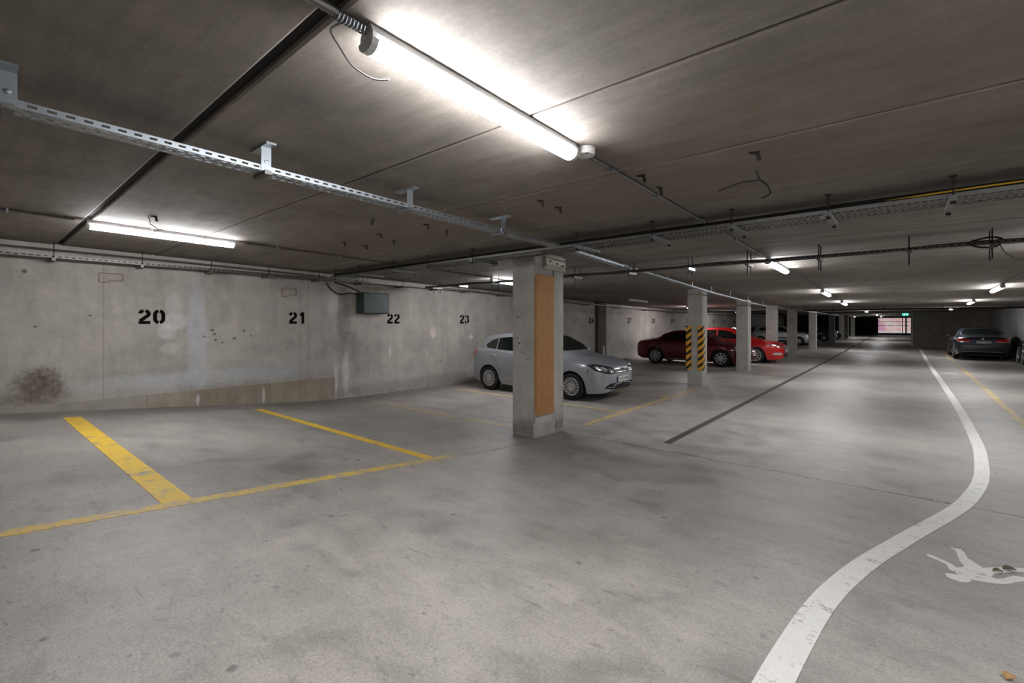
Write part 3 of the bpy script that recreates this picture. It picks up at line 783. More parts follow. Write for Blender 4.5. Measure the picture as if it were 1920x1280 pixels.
# ------------------------------------------------------------------ cable trays
def holes(b, fr, length, v0, v1, period, hole, off=0.0, slant=0.0):
    """a band of sheet metal with a row of slots; fr(u, v) -> point"""
    n = int(length / period)
    for i in range(-1, n + 1):
        a = i * period + off + hole; c = (i + 1) * period + off
        a, c = max(0, a), min(length, c)
        if c <= a: continue
        b.quad(fr(a, v0), fr(c, v0), fr(min(length, c + slant), v1), fr(min(length, a + slant), v1))
def tray(root, p0, p1, width, height, period=.05, rows=3, slots=True, m=None, flange_slots=True, slant=0.0, name='channel', frac=.42):
    """perforated U tray from p0 to p1 (bottom centre line); flanges up"""
    p0, p1 = Vector(p0), Vector(p1); d = p1 - p0; L = d.length; t = d / L
    sd = Vector((-t.y, t.x, 0)).normalized(); up = t.cross(sd) * 1.0
    if up.z < 0: up = -up
    b = MB()
    bot = lambda u, v: p0 + t * u + sd * v
    if not slots:
        b.quad(bot(0, -width / 2), bot(L, -width / 2), bot(L, width / 2), bot(0, width / 2))
    else:
        rw = width / rows; hl = rw * frac
        v = -width / 2
        for r in range(rows):
            a0, a1 = v + (rw - hl) / 2, v + (rw + hl) / 2
            b.quad(bot(0, v), bot(L, v), bot(L, a0), bot(0, a0))
            holes(b, bot, L, a0, a1, period, period * .55, (r % 2) * period * .5, slant * (1 if r % 2 else -1))
            b.quad(bot(0, a1), bot(L, a1), bot(L, v + rw), bot(0, v + rw))
            v += rw
    for s in (-1, 1):
        fr = lambda u, v, s=s: p0 + t * u + sd * (s * width / 2) + up * v
        if flange_slots and slots:
            b.quad(fr(0, 0), fr(L, 0), fr(L, height * .35), fr(0, height * .35))
            holes(b, fr, L, height * .35, height * .68, period * 1.2, period * .62)
            b.quad(fr(0, height * .68), fr(L, height * .68), fr(L, height), fr(0, height))
        else:
            b.quad(fr(0, 0), fr(L, 0), fr(L, height), fr(0, height))
        lip = lambda u, v, s=s: p0 + t * u + sd * (s * (width / 2 - v)) + up * height
        b.quad(lip(0, 0), lip(L, 0), lip(L, .01), lip(0, .01))
    return b.build(name, m or M['galv'], root, fix=False)
def rod(root, x, y, z0, z1, r=.006, name='hanger_rod', m=None):
    return MB().tube([(x, y, z0), (x, y, z1)], r, 6).build(name, m or M['rust_rod'], root)

# 1. the long tray over the column row, near length
t1 = empty('cable_tray', (0, 0, 0))
tag(t1, 'bright perforated steel cable tray running beside the near lamp to the board column', 'cable tray')
tray(t1, (-3.2, -2.2, 2.745), (-3.2, 4.6, 2.615), .13, .036, .055, 3)
for yy in (-1.1, .115, 1.24, 2.38, 3.56):
    z = 2.703 - .0191 * yy
    p = MB()
    p.box((-3.135, yy - .03, z + .0), (-3.129, yy + .03, cz(yy) - .01))
    p.box((-3.30, yy - .03, cz(yy) - .014), (-3.05, yy + .03, cz(yy) + .002))
    br = p.build('hanger_bracket', M['galv'], t1)
    MB().box((-3.29, yy - .02, z - .026), (-3.10, yy + .02, z)).build('strut', M['galv_dull'], t1)
    MB().lathe([(0, .012), (.012, .01), (.012, 0)], 8, 'X', (-3.129, yy, z + .06)).build('bolt', M['galv'], br)
# 2. the long tray beyond the first cross tray
t2 = empty('cable_tray', (0, 0, 0))
tag(t2, 'thin steel cable tray running on over the row of square columns', 'cable tray')
segs = [((-3.5, 5.3, 2.69), (-3.55, 7.0, 2.625)), ((-3.73, 7.75, 2.665), (-3.77, 12.7, 2.46)), ((-3.77, 12.7, 2.46), (-3.8, 18.3, 2.30)), ((-3.8, 18.3, 2.30), (-3.8, 44, 2.27))]
for a, b in segs:
    tray(t2, a, b, .11, .03, .06, 2, slots=a[1] < 14)
MB().tube([(-3.55, 7.0, 2.64), (-3.6, 7.15, 2.69), (-3.68, 7.45, 2.70), (-3.73, 7.75, 2.68)], .022, 8).build('crossover', M['galv'], t2, smooth=True)
for yy in (5.6, 7.95, 9.4, 10.9, 12.3, 14, 16, 18, 20.5, 23, 26, 30):
    X = -3.52 if yy < 7 else -3.77
    for (a, b) in segs:
        if a[1] <= yy <= b[1]: z = a[2] + (b[2] - a[2]) * (yy - a[1]) / (b[1] - a[1])
    MB().box((X + .05, yy - .02, z), (X + .056, yy + .02, cz(yy) + .005)).build('hanger_bracket', M['galv'], t2)
# 3. wide cross tray with herringbone perforation
T1Y, T1Z = 4.86, 2.63
t3 = empty('cable_tray', (0, 0, 0))
tag(t3, 'wide herringbone-perforated cross tray hung on rods past the near lamp', 'cable tray')
tray(t3, (XL + .5, T1Y + .15, T1Z), (XR - .1, T1Y - .02, T1Z), .37, .03, .045, 5, slant=.03, frac=.62, m=M['galv_dull'], flange_slots=False)
for X in (3.2, 2.3, 1.15, .29, -.47, -1.23, -2.02, -2.96, -4.75, -5.77, -6.71, -7.79, -8.7):
    yy = T1Y + .15 - .17 * (X - XL - .5) / 13.1
    for dy in (-.235, .235):
        rod(t3, X, yy + dy, T1Z - .05, cz(yy + dy) + .004)
    s_ = MB().box((X - .022, yy - .27, T1Z - .042), (X + .022, yy + .29, T1Z - .001)).build('strut', M['galv_dull'], t3)
    for dy in (-.235, .235):
        MB().lathe([(0, .016), (.016, .016), (.016, 0), (0, 0)], 6, 'Z', (X, yy + dy, T1Z - .06)).build('nut', M['rust_rod'], s_)
        MB().lathe([(0, .0), (.022, .0), (.026, .012), (0, .012)], 8, 'Z', (X, yy + dy, cz(yy + dy) - .011)).build('rod_anchor', M['rust_rod'], t3)
# 4. narrower cross tray
T2Y, T2Z = 7.30, 2.555
t4 = empty('cable_tray', (0, 0, 0))
tag(t4, 'narrow cross tray with a cable coil, second past the near lamp', 'cable tray')
tray(t4, (XL + .6, T2Y, T2Z), (XR - .1, T2Y - .1, T2Z), .12, .035, .05, 3, m=M['galv_dull'])
for i, X in enumerate((2.6, 1.6, .75, .07, -.82, -1.67, -2.5, -3.48, -4.56, -5.6, -6.6, -7.6, -8.5)):
    for dy in (-.1, .1):
        rod(t4, X, T2Y + dy - .05, T2Z - .16, cz(T2Y + dy) + .004, .007)
    MB().box((X - .022, T2Y - .19, T2Z - .042), (X + .022, T2Y + .09, T2Z - .001)).build('strut', M['galv'] if i in (6, 10, 11) else M['galv_dull'], t4)
# 5. wall tray along the left wall
t5 = empty('cable_tray', (0, 0, 0))
tag(t5, 'perforated cable tray running along the top of the numbered wall', 'cable tray')
wseg = [((-9.3, -5.8, 2.66), (-9.3, 9.5, 2.58)), ((-9.3, 9.5, 2.58), (-9.3, 15, 2.42)), ((-9.3, 15, 2.42), (-9.3, 25, 2.25)), ((-9.3, 25, 2.25), (-9.3, 55.9, 2.22))]
for a, b in wseg: tray(t5, a, b, .16, .04, .06, 2, slots=a[1] < 9, m=M['galv_dull'])
for yy in [-1.2, -.2, .78, 1.78, 2.74, 3.7, 4.7, 5.7, 6.8, 7.9, 9.0, 10.5, 12, 13.5, 15.5, 18, 21, 24, 28, 33]:
    for (a, b) in wseg:
        if a[1] <= yy <= b[1]: z = a[2] + (b[2] - a[2]) * (yy - a[1]) / (b[1] - a[1])
    MB().box((XL - .01, yy - .02, z - .04), (-9.2, yy + .02, z - .001)).build('wall_bracket', M['galv_dull'], t5)
    rod(t5, -9.21, yy, z - .06, cz(yy) + .004, .006)
# 6. far cross tray
t6 = empty('cable_tray', (0, 0, 0))
tag(t6, 'far dark cross tray hung under the flat part of the ceiling', 'cable tray')
tray(t6, (XL + .6, 27.6, 2.30), (XR - .1, 27.6, 2.30), .25, .06, slots=False, m=M['rust_rod'])
for X in (3.4, 1.4, -.6, -2.6, -4.9, -7):
    for dy in (-.1, .1): rod(t6, X, 27.6 + dy, 2.25, 2.434, .008)

# cables lying in the trays
def cable(pts, r, label, m='black_cable', n=6, name='power_cable', group=None):
    return tag(MB().tube(catmull(pts, 5), r, n).build(name, M[m], smooth=True), label, 'cable', group)
xs_ = [XL + .6 + i * (XR - .2 - XL - .6) / 15 for i in range(16)]
G1 = 'black cables on the herringbone tray'
for k, (dy, dz, r) in enumerate(((-.14, .03, .02), (-.09, .028, .022), (-.04, .024, .018), (-.115, .056, .018))):
    cable([(x, T1Y + .15 - .17 * (x - XL - .5) / 13.1 + dy + random.uniform(-.012, .012), T1Z + dz + random.uniform(0, .012)) for x in xs_], r, 'thick black cable lying along the herringbone cross tray', group=G1)
cable([(x, T1Y + .15 - .17 * (x - XL - .5) / 13.1 - dy, T1Z + .05) for x, dy in ((-.5, .05), (-.1, .11), (.3, .165), (.8, .17), (1.4, .17), (2.4, .17), (3.4, .17), (4.0, .17))], .007, 'yellow cable lying along the herringbone cross tray', 'yellow_cable')
G2 = 'black cables on the narrow cross tray'
for k, (dy, dz, r) in enumerate(((-.03, .02, .02), (.012, .018, .017))):
    cable([(x, T2Y + dy - .1 * (x - XL) / 13, T2Z + dz + .012 * math.sin(x * 2.3 + k)) for x in xs_], r, 'black cable lying along the narrow cross tray', group=G2)
cp = [(.70 + .13 * math.cos(a) * (1 + .1 * math.sin(3 * a)), T2Y - .1, T2Z + .02 + .055 * math.sin(a)) for a in [i * .5 for i in range(38)]]
tag(MB().tube([(x, y - .004 * i / 4, z + .01 * math.sin(i)) for i, (x, y, z) in enumerate(cp)], .009, 6).build('cable_coil', M['black_cable'], smooth=True), 'black cable coil tied onto the narrow cross tray', 'cable coil')
cable([(.80, T2Y - .1, T2Z + .06), (.84, T2Y - .1, T2Z - .08), (.94, T2Y - .08, T2Z - .18), (1.08, T2Y - .06, T2Z - .2), (1.3, T2Y - .05, T2Z - .1)], .006, 'thin grey wire sagging below the cable coil', 'grey_cable')
for k, dx in enumerate((-.03, .02)):
    cable([(-9.3 + dx, yy, 2.69 - .0052 * (yy + 5.8)) for yy in (-5.6, -3, 0, 3, 6, 9.3)], .016, 'black cable lying along the wall tray', group='black cables on the wall tray')
for k in range(3):
    cable([(x, 27.5 + k * .07, 2.33 + .015 * math.sin(x + k)) for x in xs_], .03, 'thick black cable lying along the far cross tray', group='black cables on the far cross tray')
cable([(XL + .02, .0, 2.78), (XL + .05, 1.0, 2.765), (XL + .05, 2.0, 2.75), (XL + .04, 2.7, 2.74), (XL + .05, 5, 2.69)], .018, 'dark pipe in the angle of wall and ceiling above number 20', 'conduit', name='pipe')

# ------------------------------------------------------------------ lamps and conduits
def conduit(pts, r, label, clips, m='conduit'):
    root = empty('conduit', pts[0])
    o0 = Vector(pts[0])
    MB().tube([Vector(p) - o0 for p in pts], r, 8).build('pipe', M[m], root, smooth=True)
    for (x, y) in clips:
        z = cz(y)
        p = MB().box((x - .03, y - .008, z - .04), (x + .03, y + .008, z + .003))
        for i in range(len(p.v)): p.v[i] = tuple(Vector(p.v[i]) - o0)
        p.build('saddle_clip', M['galv'], root)
    tag(root, label, 'conduit')
    return root
LX, MX, RX = -6.95, -1.58, 1.72
def conduit_z(y): return cz(y) - .016
def run(X, ya, yb, step=3.0):
    n = max(1, int((yb - ya) / step))
    ys_ = [ya + (yb - ya) * i / n for i in range(n + 1)]
    if ya < 22 < yb: ys_ = sorted(ys_ + [22.0])
    return [(X, y, conduit_z(y)) for y in ys_]
def batten(X, Y, label, lit=True, length=1.5, group=None):
    o = empty('batten_light', (X, Y, cz(Y)))
    sl = -.02 if Y < 22 else 0.0
    o.rotation_euler = (math.atan(sl), 0, 0)
    h = length / 2
    # housing: tapered box under the ceiling, from which the diffuser hangs
    poly = [(-.026, .0), (.026, .0), (.043, -.035), (.043, -.058), (-.043, -.058), (-.043, -.035)]
    MB().prism([(a, b) for a, b in poly], 1, -h, h).build('housing', M['lamp_body'], o)
    prof = [(.05 * math.cos(R(a)), -.062 + (.004 if a < 180 else .042) * math.sin(R(a))) for a in range(0, 360, 30)]
    MB().prism(prof, 1, -h + .025, h - .025).build('diffuser', M['lamp_glow'] if lit else M['lamp_off'], o, smooth=True, angle=50)
    for s in (-1, 1):
        pr = [(a * 1.0, b * 1.0) for a, b in prof]
        MB().prism(pr, 1, s * h - (.025 if s > 0 else .004), s * h + (.004 if s > 0 else .025)).build('end_cap', M['lamp_body'], o)
    tag(o, label, 'lamp', group)
    return o
batten(MX, 1.725, 'lit batten lamp with a round white sensor at its end', length=1.46)
batten(LX, 1.6, 'lit batten lamp on the ceiling above number 20', length=1.5)
batten(MX, 8.75, 'lit batten lamp over the lane just past the narrow cross tray')
batten(MX, 15.2, 'lit batten lamp over the lane, third in its line')
batten(MX, 20.4, 'lit batten lamp over the lane, fourth in its line')
batten(MX, 34.0, 'lit batten lamp over the lane just past the far cross tray')
batten(LX - .1, 8.35, 'lit batten lamp behind the column with the brown board')
batten(LX - .3, 15.6, 'unlit batten lamp over the bays before number 27', lit=False)
batten(LX - .35, 21.4, 'lit batten lamp over the bays behind the striped column')
batten(LX - .5, 27.5 + 2.2, 'lit batten lamp over the bays behind the bright red car')
batten(RX, 2.0, 'lit batten lamp over the walkway, first of its line')
batten(RX, 8.4, 'lit batten lamp over the walkway, second of its line')
batten(RX, 15.6, 'lit batten lamp over the walkway, before the charcoal saloon')
batten(RX + .05, 21.5, 'lit batten lamp over the walkway, next before the charcoal saloon')
batten(RX + .1, 30.2, 'lit batten lamp just past the far cross tray, over the charcoal saloon', length=1.2)
batten(MX, -4.6, 'lit batten lamp over the ramp near the back wall')
batten(-3.9, 62, 'small lit batten lamp among the last far columns', length=.8)
batten(MX, 49, 'added batten lamp lighting the far lane beyond the exit sign')  # extra lamp, added to brighten the far lane floor
batten(MX, 60, 'last lit batten lamp over the lane before the barred gate')  # also added, for the brightness of the lane towards the gate
conduit(run(MX, -3.7, .87), .017, 'grey conduit leading to the sensor lamp', [(MX, -2.5), (MX, -1.2), (MX, .1)])
conduit(run(MX, 2.5, 7.9), .012, 'grey conduit from the round sensor on under both cross trays', [(MX, 2.95), (MX, 3.75), (MX, 4.9), (MX, 6.1), (MX, 7.3)])
conduit(run(MX, 9.5, 14.45), .012, 'grey conduit between the second and third lane lamps', [(MX, 11), (MX, 13)])
conduit(run(MX, 15.95, 19.65), .012, 'grey conduit between the third and fourth lane lamps', [(MX, 17), (MX, 18.6)])
conduit(run(MX, 21.15, 33.25), .012, 'grey conduit from the fourth lane lamp on under the far cross tray', [(MX, 24), (MX, 30)])
conduit(run(LX, -5.5, .75), .012, 'grey conduit leading to the lamp above number 20', [(LX, -3), (LX, -1), (LX, .25)])
conduit(run(LX, 2.5, 7.5), .012, 'grey conduit from the lamp above number 20 on to the cross trays', [(LX, 2.9), (LX, 3.9), (LX, 5.6)])
conduit(run(LX - .2, 9.2, 29), .012, 'grey conduit along the lamps over the far bays', [(LX - .2, y) for y in (10.5, 13, 18, 24)])
conduit(run(RX, 2.75, 7.65), .012, 'grey conduit between the first and second walkway lamps', [(RX, 5)])
conduit(run(RX, 9.15, 14.85), .012, 'grey conduit between the second and third walkway lamps', [(RX, 11), (RX, 13)])
conduit(run(RX, 16.35, 20.75), .012, 'grey conduit between the third walkway lamp and the next', [(RX, 18)])
conduit([(XL + .1, 5.62, conduit_z(5.62)), (XR - .1, 5.45, conduit_z(5.45))], .009, 'thin conduit crossing the ceiling beyond the herringbone tray', [(x, 5.5) for x in (-6, -3, -.6, 1.2)])
# sensor, spring flex and dangling wire at the near lamp
sn = empty('ceiling_sensor', (-1.55, 2.56, cz(2.56)))
MB().lathe([(0, 0), (.062, 0), (.062, -.035), (.056, -.045), (0, -.045)], 28, 'Z').build('case', M['white_plastic'], sn, smooth=True)
MB().lathe([(.03, -.045), (.03, -.05), (.012, -.058), (0, -.059)], 20, 'Z').build('lens', M['lamp_off'], sn, smooth=True)
MB().box((.02, -.045, -.048), (.045, -.03, -.045)).build('indicator_slot', M['galv_dull'], sn)
tag(sn, 'round white ceiling sensor at the end of the near lamp', 'sensor')
hel = [(MX + .018 * math.cos(i * .9), .86 + i * .0021, cz(.8) - .025 + .018 * math.sin(i * .9)) for i in range(64)]
tag(MB().tube(hel, .0035, 5).build('spring_flex', M['galv'], smooth=True), 'coiled metal flex joining the conduit to the sensor lamp', 'flex')
cable([(MX - .02, .90, cz(.9) - .03), (MX - .06, .88, cz(.9) - .05), (MX - .07, .92, cz(.9) - .09), (MX - .055, .97, cz(.9) - .15), (MX - .01, 1.03, cz(.9) - .19), (MX + .04, 1.07, cz(.9) - .195)], .0035, 'thin loose wire dangling beside the sensor lamp', 'grey_cable', name='loose_wire')
cable([(LX + .75, 1.25, cz(1.25)), (LX + .68, 1.28, cz(1.25) - .05), (LX + .5, 1.3, cz(1.3) - .02), (LX + .45, 1.4, cz(1.3) - .07), (LX + .3, 1.38, cz(1.3) - .015), (LX + .15, 1.42, cz(1.3) - .05), (LX + .2, 1.5, cz(1.3) - .02)], .005, 'tangle of black wire on the ceiling by the lamp above number 20', 'black_cable', name='loose_wire')
cable([(-.80, 3.66, cz(3.66)), (-.79, 3.7, cz(3.7) - .06), (-.9, 3.72, cz(3.7) - .05), (-1.0, 3.7, cz(3.7) - .075), (-1.06, 3.68, cz(3.7) - .095)], .006, 'bent black wire hanging from the bare ceiling, long end', 'black_cable', name='loose_wire')
cable([(-.79, 3.7, cz(3.7) - .05), (-.75, 3.75, cz(3.7) - .09), (-.73, 3.78, cz(3.7) - .15), (-.79, 3.79, cz(3.7) - .175)], .007, 'bent black wire hanging from the bare ceiling, curled end', 'black_cable', name='loose_wire')
# bent hanger clips left in the ceiling
def clip(X, Y, a, s=1.0):
    z = cz(Y); b = MB()
    c_, s2 = math.cos(a), math.sin(a)
    b.tube([(X - .045 * c_ * s, Y - .045 * s2 * s, z - .002), (X + .0, Y, z - .006), (X + .012 * c_, Y + .012 * s2, z - .03), (X + .016 * c_, Y + .016 * s2, z - .055 * s)], [.008, .011, .012, .012], 6)
    b.tube([(X, Y, z + .004), (X, Y, z - .01)], .02, 8)
    tag(b.build('ceiling_clip', M['rust_rod'], smooth=True), 'small dark bent hanger clip left in the bare ceiling', 'hanger clip', 'bent hanger clips in the ceiling')
for (x, y, a) in ((-4.37, 2.82, 2.8), (-4.93, 3.29, .5), (-5.14, 3.64, 2.6), (-5.8, 3.64, .4), (-5.79, 3.30, .3), (-4.05, 3.31, .4), (-4.12, 3.67, 2.5), (-2.48, 3.34, 1.2), (-2.48, 3.62, .8), (-1.476, 3.255, .4), (-1.496, 3.632, 1.4), (-.716, 3.291, .5), (-6.11, 1.29, 1.0)):
    clip(x, y, a)

# ------------------------------------------------------------------ exit sign and gate
es = empty('exit_sign', (.2, 40.2, 2.17))
MB().box((-.17, -.02, 0), (.17, .02, .17)).build('case', M['sign_green'], es)
b = MB()
b.lathe([(0, -.002), (.014, -.002), (.014, .0), (0, 0)], 12, 'Y', (-.045, -.021, .135))
for pts in ([(-.05, .115), (-.055, .075)], [(-.055, .075), (-.03, .05), (-.035, .02)], [(-.055, .075), (-.08, .05), (-.10, .045)], [(-.05, .11), (-.025, .09), (-.01, .095)], [(-.05, .11), (-.085, .10)]):
    stroke(b, pts, .008, lambda u, v, s: (u, -.020 - .003 * s, v))
b.build('running_figure', M['sign_white'], es)
b = MB()
stroke(b, [(.02, .085), (.12, .085)], .012, lambda u, v, s: (u, -.020 - .003 * s, v))
stroke(b, [(.09, .125), (.13, .085), (.09, .045)], .012, lambda u, v, s: (u, -.020 - .003 * s, v))
b.build('arrow', M['sign_white'], es)
for s in (-1, 1): MB().tube([(s * .12, 0, .17), (s * .12, 0, 2.435 - 2.17)], .005, 6).build('hanger_rod', M['rust_rod'], es)
tag(es, 'small green and white exit sign hanging at the corner of the end wall', 'sign')

gt = empty('barred_gate', (0, YG + .12, 0))
tag(gt, 'dark barred steel gate with daylight behind it', 'gate')
def gbox(name, x0, x1, z0, z1, d=.05, parent=gt): return MB().box((x0, -d / 2, z0), (x1, d / 2, z1)).build(name, M['gate'], parent)
gbox('frame_rail', -2.3, .85, .32, .46); gbox('frame_rail', -2.3, .85, 2.28, 2.36)
gbox('middle_rail', -2.2, .75, 1.36, 1.42); gbox('middle_rail', -2.2, .75, 1.80, 1.86)
gbox('frame_post', -2.3, -2.16, .46, 2.28); gbox('frame_post', .05, .14, .46, 2.28); gbox('frame_post', .35, .5, .46, 2.28)
x = -2.06
while x < .84:
    if not (.03 < x < .16 or .33 < x < .52):
        MB().tube([(x, 0, .46), (x, 0, 2.28)], .011, 6).build('bar', M['gate'], gt)
    x += .105
# outdoors beyond the gate
tag(MB().box((-30, YG + .25, -.2), (30, 110, .1)).build('street', M['street']), kind='structure')
fc = empty('street_building', (0, 84, .1))
MB().box((-14, 0, 0), (12, 1, 4.2)).build('facade_wall', M['facade_pink'], fc)
MB().box((-14, -.3, 0), (12, 0, .45)).build('facade_base', M['facade_cream'], fc)
tag(fc, 'pink and cream building across the street beyond the barred gate', 'building')

#CARS
# ------------------------------------------------------------------ cars
def pchip(P):
    xs = [p[0] for p in P]; ys = [p[1] for p in P]; n = len(P)
    h = [xs[i + 1] - xs[i] for i in range(n - 1)]; dl = [(ys[i + 1] - ys[i]) / h[i] for i in range(n - 1)]
    m = [0.0] * n; m[0], m[-1] = dl[0], dl[-1]
    for i in range(1, n - 1):
        if dl[i - 1] * dl[i] > 0:
            w1, w2 = 2 * h[i] + h[i - 1], h[i] + 2 * h[i - 1]
            m[i] = (w1 + w2) / (w1 / dl[i - 1] + w2 / dl[i])
    def f(x):
        if x <= xs[0]: return ys[0]
        if x >= xs[-1]: return ys[-1]
        i = max(k for k in range(n - 1) if xs[k] <= x)
        t = (x - xs[i]) / h[i]
        return ((1 + 2 * t) * (1 - t) ** 2 * ys[i] + t * (1 - t) ** 2 * h[i] * m[i] + t * t * (3 - 2 * t) * ys[i + 1] + t * t * (t - 1) * h[i] * m[i + 1])
    return f
def sstep(a, b, x):
    t = max(0, min(1, (x - a) / (b - a))); return t * t * (3 - 2 * t)

class Car:
    def __init__(self, name, spec, loc, rz, label):
        self.s = spec
        self.root = empty(name, loc, rz); tag(self.root, label, 'car')
        self.top, self.belt, self.low, self.plan = (pchip(spec[k]) for k in ('top', 'belt', 'low', 'plan'))
        self.body()
    def body(self):
        s = self.s
        x0, x1 = s['top'][0][0], s['top'][-1][0]
        ax, rw, ra = s['axles'], s['wheel'], s['arch']
        xs = set(x0 + (x1 - x0) * i / 70 for i in range(71))
        for a in ax:
            for i in range(-16, 17): xs.add(a + ra * math.sin(math.pi / 2 * i / 16))
        for e, sg in ((x0, 1), (x1, -1)):
            for d in (.006, .015, .03, .05, .075, .1, .14): xs.add(e + sg * d)
        xs = sorted(xs); xs = [x for i, x in enumerate(xs) if i == 0 or x - xs[i - 1] > .002]
        g_ = pchip([(0, .945), (.2, .985), (.45, 1.0), (.72, .992), (.9, .972), (1.0, .945)])
        hgmax = max(self.top(x) - self.belt(x) for x in xs)
        rings = []
        for x in xs:
            zl, zb, zt, w_ = self.low(x), self.belt(x), self.top(x), self.plan(x)
            zf = zl
            for a in ax:
                if abs(x - a) < ra: zl = max(zl, rw + math.sqrt(ra * ra - (x - a) ** 2))
            hg = zt - zb
            pts = [(0, zl), (w_ * .5, zl), (w_ * .86, zl)]
            for fr in (0, .05, .18, .34, .5, .66, .8, .91, .97, 1.0):
                z = zl + fr * (zb - zl)
                u = max(0, (z - zf) / max(.05, zb - zf))
                # feature line along the flank
                y = w_ * g_(u)
                pts.append((y, z))
            k = sstep(.10, .30, hg)
            for t in (.06, .25, .5, .75, .92):
                zg = zb + t * hg
                wg = w_ * (s.get('gb', .91) - s['tumble'] * (zg - zb) / hgmax)
                wh, zh = w_ * (.94 - .42 * t), zb + hg * math.sin(t * 1.25) / math.sin(1.25) * .93
                zg2 = zb + hg * (t * .97 if t < .9 else .93)
                pts.append((wg * k + wh * (1 - k), zg2 * k + zh * (1 - k)))
            yl, zl2 = pts[-1]
            for q, dz in ((.9, .55), (.68, .22), (.4, .06), (0, 0)):
                pts.append((yl * q, zt - (zt - zl2) * dz))
            rings.append((x, pts))
        b = MB(); n = len(rings[0][1]); full = 2 * n - 2
        for x, pts in rings:
            for (y, z) in pts: b.v.append((x, -y, z))
            for (y, z) in pts[-2:0:-1]: b.v.append((x, y, z))
        for i in range(len(rings) - 1):
            for k in range(full):
                k2 = (k + 1) % full
                b.f.append((i * full + k, i * full + k2, (i + 1) * full + k2, (i + 1) * full + k)); b.m.append(0)
        b.f.append(tuple(range(full))); b.m.append(0)
        e = (len(rings) - 1) * full
        b.f.append(tuple(range(e, e + full))[::-1]); b.m.append(0)
        me = b.mesh('body', s['paint'], smooth=True, angle=42)
        bm_ = bmesh.new(); bm_.from_mesh(me); self.bvh = BVHTree.FromBMesh(bm_); bm_.free()
        self.body_o = link('body', me, self.root)
        # dark floor pan and wheel housings
        p = MB()
        p.box((x0 + .25, -s['w'] * .62, .19), (x1 - .3, s['w'] * .62, .34))
        p.build('floor_pan', M['black_trim'], self.root)
    def patch(self, name, poly, d, m, parent=None, off=.004, cell=.05, thick=.012):
        """a panel cut to the outline poly and laid on the body; d: 'F','B' poly (y,z); 'L','R' poly (x,z); 'T' poly (x,y)"""
        bm_ = bmesh.new()
        vs = [bm_.verts.new((a, b, 0)) for a, b in poly]
        bm_.faces.new(vs)
        for ax_ in (0, 1):
            lo = min(p[ax_] for p in poly); hi = max(p[ax_] for p in poly)
            n = int((hi - lo) / cell)
            for i in range(1, n + 1):
                co = [0, 0, 0]; co[ax_] = lo + (hi - lo) * i / (n + 1)
                no = [0, 0, 0]; no[ax_] = 1
                bmesh.ops.bisect_plane(bm_, geom=bm_.verts[:] + bm_.edges[:] + bm_.faces[:], plane_co=co, plane_no=no)
        bmesh.ops.triangulate(bm_, faces=[f for f in bm_.faces if len(f.verts) > 4])
        D = {'F': Vector((-1, 0, 0)), 'B': Vector((1, 0, 0)), 'L': Vector((0, -1, 0)), 'R': Vector((0, 1, 0)), 'T': Vector((0, 0, -1))}[d]
        bad = []; last = None
        inner = {}
        for v in bm_.verts:
            a, b = v.co.x, v.co.y
            o = {'F': (4, a, b), 'B': (-4, a, b), 'L': (a, 3, b), 'R': (a, -3, b), 'T': (a, b, 4)}[d]
            hit, nrm, i_, ds = self.bvh.ray_cast(Vector(o), D)
            if hit is None:
                bad.append(v); continue
            if nrm.dot(D) > 0: nrm = -nrm
            v.co = hit + nrm * off
        bmesh.ops.delete(bm_, geom=bad, context='VERTS')
        # a rim going into the body gives the panel its thickness
        ed = [e for e in bm_.edges if e.is_boundary]
        r = bmesh.ops.extrude_edge_only(bm_, edges=ed)
        for v in r['geom']:
            if isinstance(v, bmesh.types.BMVert): v.co += D * thick
        bmesh.ops.recalc_face_normals(bm_, faces=bm_.faces[:])
        me = bpy.data.meshes.new(name); bm_.to_mesh(me); bm_.free()
        me.materials.append(m)
        me.polygons.foreach_set('use_smooth', [True] * len(me.polygons)); me.set_sharp_from_angle(angle=R(45))
        return link(name, me, parent or self.root)
    def both(self, name, poly, d, m, **kw):
        out = []
        if d in 'FB':
            out.append(self.patch(name, poly, d, m, **kw)); out.append(self.patch(name, [(-a, b) for a, b in poly][::-1], d, m, **kw))
        else:
            out.append(self.patch(name, poly, 'L', m, **kw)); out.append(self.patch(name, poly, 'R', m, **kw))
        return out
    def seam(self, pts, name='door_seam', wd=.004, m=None):
        for d in 'LR':
            b = MB()
            n = len(pts)
            P = []
            for (x, z) in pts:
                o = Vector((x, 3 if d == 'L' else -3, z)); D = Vector((0, -1 if d == 'L' else 1, 0))
                hit, nrm, i_, ds = self.bvh.ray_cast(o, D)
                if hit is not None: P.append(hit)
            if len(P) > 1: b.tube(P, wd, 4).build(name, m or M['black_trim'], self.root)
    def wheels(self, style, n, tyre_w=.2, rimr=.68, mat_='alloy'):
        s = self.s; r = s['wheel']; key = (style, n, round(r, 3), mat_)
        if key not in WH: WH[key] = make_wheel(r, tyre_w, rimr, style, n, mat_)
        ty, rim = WH[key]
        for a in s['axles']:
            for sd in (-1, 1):
                y = sd * (s['w'] - tyre_w / 2 - .012)
                t = link('wheel', ty, self.root); t.location = (a, y, r)
                if sd > 0: t.rotation_euler = (0, 0, math.pi)
                link('wheel_trim', rim, t)
